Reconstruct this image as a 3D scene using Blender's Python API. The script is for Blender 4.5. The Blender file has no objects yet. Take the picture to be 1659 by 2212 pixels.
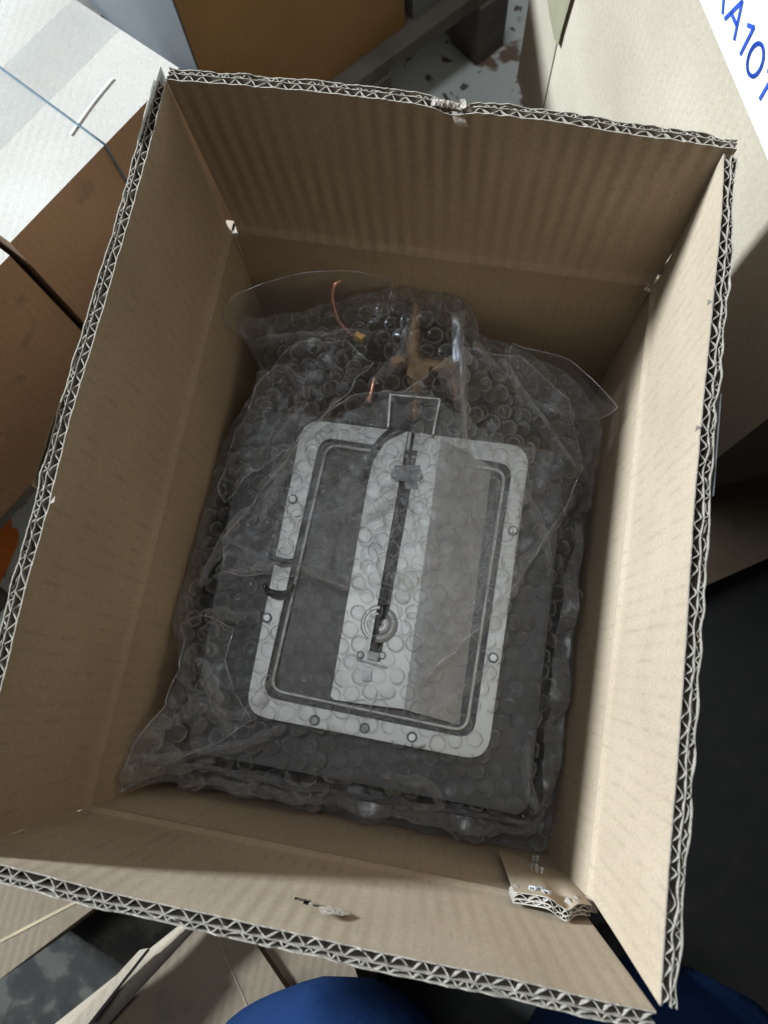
import bpy, bmesh, math, random
from mathutils import Vector, Matrix, Euler, noise
random.seed(7)
D = bpy.data
scene = bpy.context.scene
COL = scene.collection

# ------------------------------------------------------------------ camera
ZC, ZR = 0.330, 0.462            # height of the fold line and of the cut rim of the carton
CAM = Vector((0.03751, -0.09424, 0.46708 + ZC))
ROT = Euler((0.232368, 0.048741, 0.174889), 'XYZ')
FPX, CU, CV = 1601.75, 829.5, 1106.0
cd = D.cameras.new("camera"); cam = D.objects.new("camera", cd); COL.objects.link(cam)
cam.location = CAM; cam.rotation_euler = ROT
cd.sensor_fit = 'HORIZONTAL'; cd.sensor_width = 7.5; cd.lens = 7.5 * FPX / 1659.0
cd.clip_start = 0.01; cd.clip_end = 60
cd.dof.use_dof = True; cd.dof.focus_distance = 0.44; cd.dof.aperture_fstop = cd.lens / 2.6
scene.camera = cam
scene.render.resolution_x = 768; scene.render.resolution_y = 1024

# ------------------------------------------------------------------ light
w = D.worlds.new("World"); scene.world = w; w.use_nodes = True
wn = w.node_tree.nodes; wl = w.node_tree.links
bg = wn['Background']
wtc = wn.new('ShaderNodeTexCoord')
wdot = wn.new('ShaderNodeVectorMath'); wdot.operation = 'DOT_PRODUCT'
wdot.inputs[1].default_value = Vector((-0.72, 0.42, 0.55)).normalized()
wl.new(wtc.outputs['Generated'], wdot.inputs[0])
wr = wn.new('ShaderNodeValToRGB')
wr.color_ramp.elements[0].position = 0.2; wr.color_ramp.elements[0].color = (0.016, 0.015, 0.014, 1)
wr.color_ramp.elements[1].position = 1.0; wr.color_ramp.elements[1].color = (0.21, 0.225, 0.245, 1)
wl.new(wdot.outputs['Value'], wr.inputs[0]); wl.new(wr.outputs[0], bg.inputs['Color'])
bg.inputs['Strength'].default_value = 0.9

def area(name, loc, target, sx, sy, power, col):
    l = D.lights.new(name, 'AREA'); l.shape = 'RECTANGLE'; l.size = sx; l.size_y = sy
    l.energy = power; l.color = col
    o = D.objects.new(name, l); COL.objects.link(o); o.location = loc
    o.rotation_euler = (Vector(target) - Vector(loc)).to_track_quat('-Z', 'Y').to_euler()
    return o
AZ, EL, LD = math.radians(165), math.radians(27), 4.6
kd = Vector((math.cos(AZ) * math.cos(EL), math.sin(AZ) * math.cos(EL), math.sin(EL)))
KEY = area("window_light", Vector((0, 0, 0.45)) + kd * LD, (0, 0, 0.4), 0.62, 0.50, 690, (0.74, 0.87, 1.0))
TOPL = area("ceiling_light", (-0.25, 0.30, 2.7), (0, 0, 0.2), 0.6, 0.4, 16.5, (0.90, 0.96, 1.0))

scene.view_settings.view_transform = 'Standard'; scene.view_settings.look = 'None'
scene.view_settings.exposure = 0.0; scene.view_settings.gamma = 1.0
scene.render.engine = 'CYCLES'
scene.cycles.transparent_max_bounces = 40
scene.cycles.max_bounces = 8; scene.cycles.diffuse_bounces = 5

# ------------------------------------------------------------------ helpers
RM = ROT.to_matrix()
def at(u, v, z):
    """World point at height z seen at pixel (u, v) of the 1659 x 2212 view of the photograph."""
    d = RM @ Vector(((u - CU) / FPX, -(v - CV) / FPX, -1.0))
    return CAM + d * ((z - CAM.z) / d.z)
def V2(p): return Vector((p[0], p[1]))

class MB:
    def __init__(s): s.v = []; s.f = []; s.m = []; s.uv = []
    def face(s, pts, mi=0, uv=None):
        b = len(s.v); s.v += [tuple(p) for p in pts]; s.f.append(tuple(range(b, b + len(pts)))); s.m.append(mi)
        if uv is None:
            a = Vector(pts[1]) - Vector(pts[0]); n = a.cross(Vector(pts[2]) - Vector(pts[1]))
            if n.length < 1e-12: n = Vector((0, 0, 1))
            n.normalize()
            if abs(n.z) > .7: ax, ay = Vector((1, 0, 0)), Vector((0, 1, 0))
            else: ax = Vector((-n.y, n.x, 0)).normalized(); ay = Vector((0, 0, 1))
            uv = [(Vector(p).dot(ax), Vector(p).dot(ay)) for p in pts]
        s.uv.append(uv)
    def grid(s, rows, mi=0, uvs=None, skip=None):
        """rows: list of rows of points; shared vertices"""
        b = len(s.v); n = len(rows[0])
        for r in rows: s.v += [tuple(p) for p in r]
        for i in range(len(rows) - 1):
            for j in range(n - 1):
                if skip and skip(i, j): continue
                s.f.append((b + i * n + j, b + i * n + j + 1, b + (i + 1) * n + j + 1, b + (i + 1) * n + j)); s.m.append(mi)
                if uvs: s.uv.append([uvs[i][j], uvs[i][j + 1], uvs[i + 1][j + 1], uvs[i + 1][j]])
                else:
                    s.uv.append([(rows[i][j][0], rows[i][j][1]), (rows[i][j+1][0], rows[i][j+1][1]), (rows[i+1][j+1][0], rows[i+1][j+1][1]), (rows[i+1][j][0], rows[i+1][j][1])])
    def prism(s, poly, z0, z1, mi=0, mside=None):
        """closed prism over an XY polygon (counter-clockwise); z1 may be a list"""
        n = len(poly)
        zt = z1 if isinstance(z1, (list, tuple)) else [z1] * n
        zb = z0 if isinstance(z0, (list, tuple)) else [z0] * n
        a = sum(poly[i][0] * poly[(i + 1) % n][1] - poly[(i + 1) % n][0] * poly[i][1] for i in range(n))
        idx = list(range(n)) if a > 0 else list(range(n))[::-1]
        P = [(poly[i][0], poly[i][1], zt[i]) for i in idx]; Q = [(poly[i][0], poly[i][1], zb[i]) for i in idx]
        s.face(P, mi); s.face(Q[::-1], mi)
        for i in range(n):
            j = (i + 1) % n
            s.face([Q[i], Q[j], P[j], P[i]], mi if mside is None else mside)
    def box(s, c, ax, half, mi=0):
        """box with centre c, axes ax (3 unit vectors), half sizes"""
        c = Vector(c); A = [Vector(a) * h for a, h in zip(ax, half)]
        P = lambda i, j, k: c + A[0] * i + A[1] * j + A[2] * k
        for q in [((-1,-1,-1),(-1,1,-1),(1,1,-1),(1,-1,-1)), ((-1,-1,1),(1,-1,1),(1,1,1),(-1,1,1)),
                  ((-1,-1,-1),(1,-1,-1),(1,-1,1),(-1,-1,1)), ((1,-1,-1),(1,1,-1),(1,1,1),(1,-1,1)),
                  ((1,1,-1),(-1,1,-1),(-1,1,1),(1,1,1)), ((-1,1,-1),(-1,-1,-1),(-1,-1,1),(-1,1,1))]:
            s.face([P(*t) for t in q], mi)
    def tube(s, pts, r, seg=8, mi=0, cap=True):
        pts = [Vector(p) for p in pts]; rows = []
        rr = r if isinstance(r, (list, tuple)) else [r] * len(pts)
        up = Vector((0, 0, 1))
        for i, p in enumerate(pts):
            t = (pts[min(i + 1, len(pts) - 1)] - pts[max(i - 1, 0)]).normalized()
            a = t.cross(up)
            if a.length < 1e-3: a = t.cross(Vector((1, 0, 0)))
            a.normalize(); b = a.cross(t)
            rows.append([p + (a * math.cos(2 * math.pi * k / seg) + b * math.sin(2 * math.pi * k / seg)) * rr[i] for k in range(seg + 1)])
        s.grid(rows, mi)
        if cap:
            s.face(rows[0][:-1], mi); s.face(rows[-1][:-1][::-1], mi)
    def cyl(s, c, axis, r, h, seg=16, mi=0):
        a = Vector(axis).normalized(); c = Vector(c)
        s.tube([c - a * h / 2, c + a * h / 2], r, seg, mi)
    def build(s, name, mats, parent=None, smooth=False, merge=0.0, kind=None):
        me = D.meshes.new(name); me.from_pydata(s.v, [], s.f)
        mats = mats if isinstance(mats, (list, tuple)) else [mats]
        for m in mats: me.materials.append(m)
        me.polygons.foreach_set('material_index', s.m)
        ul = me.uv_layers.new(name='UVMap'); flat = []
        for q in s.uv:
            for a in q: flat += [a[0], a[1]]
        ul.data.foreach_set('uv', flat)
        if merge:
            bm = bmesh.new(); bm.from_mesh(me); bmesh.ops.remove_doubles(bm, verts=bm.verts, dist=merge)
            bmesh.ops.recalc_face_normals(bm, faces=bm.faces); bm.to_mesh(me); bm.free()
        if smooth: me.polygons.foreach_set('use_smooth', [True] * len(me.polygons))
        o = D.objects.new(name, me); COL.objects.link(o)
        if parent: o.parent = parent
        if kind: o['kind'] = kind
        return o
def tag(o, label, cat, group=None):
    o['label'] = label; o['category'] = cat
    if group: o['group'] = group
    return o
def empty(name, loc, label, cat, group=None):
    o = D.objects.new(name, None); COL.objects.link(o); o.location = loc; o.empty_display_size = .05
    tag(o, label, cat, group); return o
def adopt(root, *obs):
    """parent world-space meshes to an Empty that stands elsewhere"""
    for o in obs:
        o.parent = root; o.matrix_parent_inverse = Matrix.Translation(-Vector(root.location))
def part(root, mb, name, mats, smooth=False, merge=0.0, kind=None, bevel=0.0):
    o = mb.build(name, mats, None, smooth, merge, kind)
    if root is not None:
        o.parent = root
        if root.type == 'EMPTY': o.matrix_parent_inverse = Matrix.Translation(-Vector(root.location))
    if bevel:
        b = o.modifiers.new('bevel', 'BEVEL'); b.width = bevel; b.segments = 2; b.limit_method = 'ANGLE'
    return o

# ------------------------------------------------------------------ materials
def mat(name):
    m = D.materials.new(name); m.use_nodes = True
    nt = m.node_tree; return m, nt.nodes, nt.links, nt.nodes['Principled BSDF']
def N(nodes, t, **k):
    n = nodes.new(t)
    for a, b in k.items(): setattr(n, a, b)
    return n
def math_n(n, l, op, a, b=None, c=None):
    x = n.new('ShaderNodeMath'); x.operation = op
    for i, q in enumerate((a, b, c)):
        if q is None: continue
        if isinstance(q, (int, float)): x.inputs[i].default_value = q
        else: l.new(q, x.inputs[i])
    return x.outputs[0]
def ramp(n, l, src, stops):
    r = n.new('ShaderNodeValToRGB'); e = r.color_ramp.elements
    while len(e) < len(stops): e.new(0.5)
    for q, (p, c) in zip(e, stops): q.position = p; q.color = c if len(c) == 4 else (*c, 1)
    l.new(src, r.inputs[0]); return r.outputs[0]
def mixc(n, l, fac, a, b, mode='MIX'):
    x = n.new('ShaderNodeMix'); x.data_type = 'RGBA'; x.blend_type = mode
    if isinstance(fac, (int, float)): x.inputs[0].default_value = fac
    else: l.new(fac, x.inputs[0])
    for i, q in ((6, a), (7, b)):
        if isinstance(q, tuple): x.inputs[i].default_value = q if len(q) == 4 else (*q, 1)
        else: l.new(q, x.inputs[i])
    return x.outputs[2]

def kraft(name, col, flute=0.0085, line=0.0, bump=0.0006, stain=0.0, rough=0.82, axis=0):
    m, n, l, b = mat(name)
    uv = N(n, 'ShaderNodeTexCoord').outputs['UV']
    geo = N(n, 'ShaderNodeNewGeometry').outputs['Position']
    sx = N(n, 'ShaderNodeSeparateXYZ'); l.new(uv, sx.inputs[0])
    # fibres
    mp = N(n, 'ShaderNodeMapping'); mp.inputs['Scale'].default_value = (900, 260, 900) if axis == 0 else (260, 900, 900); l.new(uv, mp.inputs[0])
    f = N(n, 'ShaderNodeTexNoise'); f.inputs['Scale'].default_value = 1.0; f.inputs['Detail'].default_value = 4; l.new(mp.outputs[0], f.inputs['Vector'])
    g = N(n, 'ShaderNodeTexNoise'); g.inputs['Scale'].default_value = 9; g.inputs['Detail'].default_value = 5; l.new(geo, g.inputs['Vector'])
    fine = N(n, 'ShaderNodeTexNoise'); fine.inputs['Scale'].default_value = 1500; fine.inputs['Detail'].default_value = 2; l.new(geo, fine.inputs['Vector'])
    sp = N(n, 'ShaderNodeTexNoise'); sp.inputs['Scale'].default_value = 420; sp.inputs['Detail'].default_value = 1; l.new(geo, sp.inputs['Vector'])
    c1 = ramp(n, l, f.outputs[0], [(0.3, tuple(c * .90 for c in col)), (0.7, tuple(min(1, c * 1.08) for c in col))])
    c2 = ramp(n, l, g.outputs[0], [(0.3, (0.84, 0.82, 0.80)), (0.7, (1.06, 1.06, 1.06))])
    c = mixc(n, l, 1.0, c1, c2, 'MULTIPLY')
    c3 = ramp(n, l, fine.outputs[0], [(0.3, (0.90, 0.90, 0.90)), (0.7, (1.07, 1.07, 1.07))])
    c = mixc(n, l, 1.0, c, c3, 'MULTIPLY')
    spk = ramp(n, l, sp.outputs[0], [(0.72, (1, 1, 1)), (0.79, (0.6, 0.55, 0.5))])
    c = mixc(n, l, 0.7, c, spk, 'MULTIPLY')
    coord = sx.outputs[axis]
    # flute telegraphing, wandering in strength
    wob = N(n, 'ShaderNodeTexNoise'); wob.inputs['Scale'].default_value = 30; l.new(uv, wob.inputs['Vector'])
    ph = math_n(n, l, 'MULTIPLY', coord, 2 * math.pi / flute)
    ph = math_n(n, l, 'ADD', ph, math_n(n, l, 'MULTIPLY', wob.outputs[0], 1.4))
    s = math_n(n, l, 'SINE', ph)
    amp = N(n, 'ShaderNodeTexNoise'); amp.inputs['Scale'].default_value = 14; l.new(uv, amp.inputs['Vector'])
    s = math_n(n, l, 'MULTIPLY', s, ramp(n, l, amp.outputs[0], [(0.35, (.15,) * 3), (0.65, (1,) * 3)]))
    if line:
        ln = math_n(n, l, 'POWER', math_n(n, l, 'ABSOLUTE', math_n(n, l, 'SINE', math_n(n, l, 'MULTIPLY', ph, 0.5))), 14)
        br = N(n, 'ShaderNodeTexNoise'); br.inputs['Scale'].default_value = 60; l.new(uv, br.inputs['Vector'])
        ln = math_n(n, l, 'MULTIPLY', ln, ramp(n, l, br.outputs[0], [(0.45, (0,) * 3), (0.65, (1,) * 3)]))
        c = mixc(n, l, math_n(n, l, 'MULTIPLY', ln, line), c, tuple(q * .55 for q in col))
    if stain:
        st = N(n, 'ShaderNodeTexNoise'); st.inputs['Scale'].default_value = 26; st.inputs['Detail'].default_value = 3; l.new(geo, st.inputs['Vector'])
        c = mixc(n, l, math_n(n, l, 'MULTIPLY', ramp(n, l, st.outputs[0], [(0.62, (0,) * 3), (0.72, (1,) * 3)]), stain), c, (0.07, 0.065, 0.05))
    l.new(c, b.inputs['Base Color']); b.inputs['Roughness'].default_value = rough
    b.inputs['Specular IOR Level'].default_value = 0.25
    h = math_n(n, l, 'ADD', math_n(n, l, 'MULTIPLY', s, 1.0), math_n(n, l, 'MULTIPLY', f.outputs[0], 0.18))
    h = math_n(n, l, 'ADD', h, math_n(n, l, 'MULTIPLY', g.outputs[0], 3.0))
    bp = N(n, 'ShaderNodeBump'); bp.inputs['Strength'].default_value = 1.0; bp.inputs['Distance'].default_value = bump
    l.new(h, bp.inputs['Height']); l.new(bp.outputs[0], b.inputs['Normal'])
    return m
def plain(name, col, rough=0.6, metal=0.0, var=0.12, scale=60, bump=0.0, spec=0.5):
    m, n, l, b = mat(name)
    tc = N(n, 'ShaderNodeNewGeometry').outputs['Position']
    f = N(n, 'ShaderNodeTexNoise'); f.inputs['Scale'].default_value = scale; f.inputs['Detail'].default_value = 5; l.new(tc, f.inputs['Vector'])
    c = ramp(n, l, f.outputs[0], [(0.3, tuple(q * (1 - var) for q in col)), (0.7, tuple(min(1, q * (1 + var)) for q in col))])
    l.new(c, b.inputs['Base Color']); b.inputs['Roughness'].default_value = rough; b.inputs['Metallic'].default_value = metal
    b.inputs['Specular IOR Level'].default_value = spec
    if bump:
        bp = N(n, 'ShaderNodeBump'); bp.inputs['Distance'].default_value = bump; l.new(f.outputs[0], bp.inputs['Height']); l.new(bp.outputs[0], b.inputs['Normal'])
    return m
def film(name, base, graze, haze=(0.62, 0.61, 0.60), rough=0.30, wr=0.0006, wscale=55, hz=0.55, pw=2.2):
    """thin clear polythene: see-through face on, milky and shiny where it turns away"""
    m, n, l, b = mat(name); n.remove(b)
    out = n['Material Output']
    geo = N(n, 'ShaderNodeNewGeometry').outputs['Position']
    f = N(n, 'ShaderNodeTexNoise'); f.inputs['Scale'].default_value = wscale; f.inputs['Detail'].default_value = 6; f.inputs['Roughness'].default_value = 0.6; l.new(geo, f.inputs['Vector'])
    bp = N(n, 'ShaderNodeBump'); bp.inputs['Distance'].default_value = wr; l.new(f.outputs[0], bp.inputs['Height'])
    lw = N(n, 'ShaderNodeLayerWeight'); lw.inputs['Blend'].default_value = 0.5; l.new(bp.outputs[0], lw.inputs['Normal'])
    e = math_n(n, l, 'POWER', lw.outputs['Facing'], pw)
    fac = math_n(n, l, 'ADD', base, math_n(n, l, 'MULTIPLY', e, graze))
    dusty = ramp(n, l, f.outputs[0], [(0.35, (0.65,) * 3), (0.75, (1.45,) * 3)])
    fac = math_n(n, l, 'MINIMUM', math_n(n, l, 'MULTIPLY', fac, dusty), 0.95)
    tr = N(n, 'ShaderNodeBsdfTransparent'); tr.inputs[0].default_value = (0.985, 0.985, 0.985, 1)
    df = N(n, 'ShaderNodeBsdfDiffuse'); df.inputs[0].default_value = (*haze, 1); l.new(bp.outputs[0], df.inputs['Normal'])
    tl = N(n, 'ShaderNodeBsdfTranslucent'); tl.inputs[0].default_value = (*haze, 1)
    dm = N(n, 'ShaderNodeMixShader'); dm.inputs[0].default_value = 0.4; l.new(df.outputs[0], dm.inputs[1]); l.new(tl.outputs[0], dm.inputs[2])
    gl = N(n, 'ShaderNodeBsdfGlossy'); gl.inputs['Roughness'].default_value = rough; gl.inputs[0].default_value = (0.92, 0.93, 0.96, 1); l.new(bp.outputs[0], gl.inputs['Normal'])
    m1 = N(n, 'ShaderNodeMixShader'); m1.inputs[0].default_value = hz; l.new(gl.outputs[0], m1.inputs[1]); l.new(dm.outputs[0], m1.inputs[2])
    m2 = N(n, 'ShaderNodeMixShader'); l.new(fac, m2.inputs[0]); l.new(tr.outputs[0], m2.inputs[1]); l.new(m1.outputs[0], m2.inputs[2])
    l.new(m2.outputs[0], out.inputs['Surface'])
    return m

KIN = kraft('kraft_inner_liner', (0.415, 0.322, 0.224), 0.0085, line=0.35, bump=0.00008, stain=.05)
KTOP = kraft('kraft_inner_liner_washboard', (0.415, 0.322, 0.224), 0.0105, line=0.1, bump=0.00042)
KOUT = kraft('kraft_outer_liner', (0.42, 0.33, 0.24), 0.0063, bump=0.0002)
KEDGE = plain('kraft_cut_edge', (0.365, 0.32, 0.26), 0.95, var=0.25, scale=900, spec=0.1)
KFL = plain('kraft_fluting_paper', (0.33, 0.285, 0.23), 0.9, var=0.2, scale=500, spec=0.1)
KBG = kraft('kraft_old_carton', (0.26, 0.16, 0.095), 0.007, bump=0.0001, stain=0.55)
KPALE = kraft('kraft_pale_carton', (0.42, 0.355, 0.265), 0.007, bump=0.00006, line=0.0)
KTL = kraft('kraft_lit_top', (0.48, 0.44, 0.38), 0.007, bump=0.00003)  # paler than the cartons' sides: strong light on their tops put into the colour
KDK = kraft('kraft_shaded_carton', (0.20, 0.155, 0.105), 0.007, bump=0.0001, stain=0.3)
TORN = plain('torn_paper', (0.44, 0.37, 0.30), 0.95, var=0.2, scale=400, bump=0.0008, spec=0.1)
STEEL = plain('pale_galvanised_steel', (0.46, 0.47, 0.46), 0.42, 0.3, 0.05, 35, 0.00005)
STEELB = plain('bright_steel', (0.50, 0.51, 0.51), 0.45, 0.7, 0.05, 60)
DARKST = plain('dark_steel_recess', (0.055, 0.053, 0.05), 0.45, 0.6, 0.15, 30, 0.0001)
BODYM = plain('dark_grey_casing', (0.035, 0.034, 0.034), 0.5, 0.3, 0.15, 20, 0.0001)
BLACK = plain('black_rubber', (0.012, 0.012, 0.012), 0.5)
BRASS = plain('dull_brass', (0.20, 0.125, 0.06), 0.55, 0.4, 0.25, 130, 0.0002)
COPPER = plain('copper', (0.55, 0.27, 0.19), 0.25, 0.85, 0.1, 100)
FILM = film('bubble_film_sheet', 0.026, 0.65, wr=0.0010, wscale=110, hz=0.75)
FILM2 = film('bubble_film_second_sheet', 0.060, 0.75, wr=0.0011, wscale=85, hz=0.78)
FSIDE = film('bubble_film_gathered', 0.26, 0.7, wr=0.0014, wscale=140, hz=0.75)
FFOLD = film('bubble_film_crease', 0.11, 0.6, wr=0.0016, wscale=160, hz=0.7, haze=(.72, .72, .72))
FBUB = film('bubble_film_cell', 0.014, 1.6, haze=(.86, .86, .86), rough=0.10, wr=0.0004, wscale=320, hz=0.22, pw=1.9)
FCLR = film('clear_film', 0.04, 0.75, rough=0.10, wr=0.0012, wscale=26, hz=0.5)
FEDGE = film('film_edge', 0.22, 0.5, rough=0.2, haze=(0.75, 0.75, 0.78), hz=0.6)
TAPE = film('clear_tape', 0.16, 0.4, rough=0.35, haze=(0.78, 0.80, 0.80), wr=0.0006, wscale=40, hz=0.5)
TAPE_O = plain('yellowed_packing_tape', (0.27, 0.245, 0.155), 0.2, 0, 0.08, 30, 0.0003, 0.5)

# ------------------------------------------------------------------ floor
def floor_mat():
    m, n, l, b = mat('worn_painted_concrete')
    geo = N(n, 'ShaderNodeNewGeometry').outputs['Position']
    a = N(n, 'ShaderNodeTexNoise'); a.inputs['Scale'].default_value = 9; a.inputs['Detail'].default_value = 6; a.inputs['Roughness'].default_value = .55; l.new(geo, a.inputs['Vector'])
    a2 = N(n, 'ShaderNodeTexNoise'); a2.inputs['Scale'].default_value = 42; a2.inputs['Detail'].default_value = 5; l.new(geo, a2.inputs['Vector'])
    a3 = N(n, 'ShaderNodeTexNoise'); a3.inputs['Scale'].default_value = 4; a3.inputs['Detail'].default_value = 3; l.new(geo, a3.inputs['Vector'])
    c = ramp(n, l, a3.outputs[0], [(0.35, (0.44, 0.47, 0.45)), (0.65, (0.62, 0.65, 0.64))])
    k1 = ramp(n, l, a.outputs[0], [(0.55, (0,) * 3), (0.58, (1,) * 3)])
    c = mixc(n, l, k1, c, (0.15, 0.10, 0.07))
    k2 = ramp(n, l, a2.outputs[0], [(0.61, (0,) * 3), (0.64, (1,) * 3)])
    c = mixc(n, l, k2, c, (0.10, 0.075, 0.06))
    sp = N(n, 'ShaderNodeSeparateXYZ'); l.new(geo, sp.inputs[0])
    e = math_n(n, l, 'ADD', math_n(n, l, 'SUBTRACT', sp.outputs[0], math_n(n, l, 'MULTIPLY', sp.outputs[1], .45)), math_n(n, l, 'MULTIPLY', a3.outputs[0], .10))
    shade_right = ramp(n, l, e, [(0.13, (0,) * 3), (0.19, (1,) * 3)])  # shade on the right-hand floor, painted into its colour by position
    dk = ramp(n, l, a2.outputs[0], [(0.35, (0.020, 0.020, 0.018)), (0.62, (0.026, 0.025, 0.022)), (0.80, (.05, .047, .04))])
    c = mixc(n, l, shade_right, c, dk)
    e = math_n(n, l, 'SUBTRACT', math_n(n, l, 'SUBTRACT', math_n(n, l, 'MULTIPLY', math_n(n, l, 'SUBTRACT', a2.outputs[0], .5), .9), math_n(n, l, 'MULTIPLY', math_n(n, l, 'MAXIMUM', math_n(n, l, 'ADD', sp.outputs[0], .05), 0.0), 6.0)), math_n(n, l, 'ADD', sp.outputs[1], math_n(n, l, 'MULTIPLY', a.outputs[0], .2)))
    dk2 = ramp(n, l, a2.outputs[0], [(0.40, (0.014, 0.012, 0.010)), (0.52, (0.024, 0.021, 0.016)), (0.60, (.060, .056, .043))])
    c = mixc(n, l, ramp(n, l, e, [(0.0, (0,) * 3), (0.035, (1,) * 3)]), c, dk2)  # mottled dark tone paints the shaded floor at the lower left
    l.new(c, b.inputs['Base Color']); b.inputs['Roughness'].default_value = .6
    bp = N(n, 'ShaderNodeBump'); bp.inputs['Distance'].default_value = .0015; bp.inputs['Strength'].default_value = .6
    l.new(math_n(n, l, 'ADD', a.outputs[0], math_n(n, l, 'MULTIPLY', a2.outputs[0], .4)), bp.inputs['Height']); l.new(bp.outputs[0], b.inputs['Normal'])
    return m
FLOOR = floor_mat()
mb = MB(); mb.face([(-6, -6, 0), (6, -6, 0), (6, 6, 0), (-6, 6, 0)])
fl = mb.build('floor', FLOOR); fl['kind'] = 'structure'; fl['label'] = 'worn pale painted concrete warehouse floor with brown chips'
# orange paint patch beside the left stack
ORANGE = plain('orange_floor_paint', (0.62, 0.17, 0.03), .5, 0, .15, 80)
mb = MB(); c = at(8, 1200, 0.002); pts = []
for k in range(26):
    a = 2 * math.pi * k / 26; r = .030 * (1 + .55 * noise.noise(Vector((math.cos(a) * 1.6, math.sin(a) * 1.6, 3))))
    pts.append((c.x - .012 + r * .8 * math.cos(a), c.y + r * 1.5 * math.sin(a), .002))
mb.face(pts); o = mb.build('paint_patch', ORANGE); o['kind'] = 'structure'

# ------------------------------------------------------------------ the open carton
carton = empty('packing_box', (0, 0, 0), 'open double wall corrugated cardboard box with four flaps standing up, bubble wrapped parcel inside', 'box')
XL, XR, YB, YT = -0.149, 0.1505, -0.1990, 0.1985
T = 0.0074
def pl(pts, s):
    """point at fraction s along a polyline of Vectors"""
    L = [0]
    for a, b in zip(pts, pts[1:]): L.append(L[-1] + (b - a).length)
    t = s * L[-1]
    for i in range(len(pts) - 1):
        if t <= L[i + 1] or i == len(pts) - 2:
            return pts[i].lerp(pts[i + 1], (t - L[i]) / (L[i + 1] - L[i]))
def nz(x, y=0, z=0): return noise.noise(Vector((x, y, z)))

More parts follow.
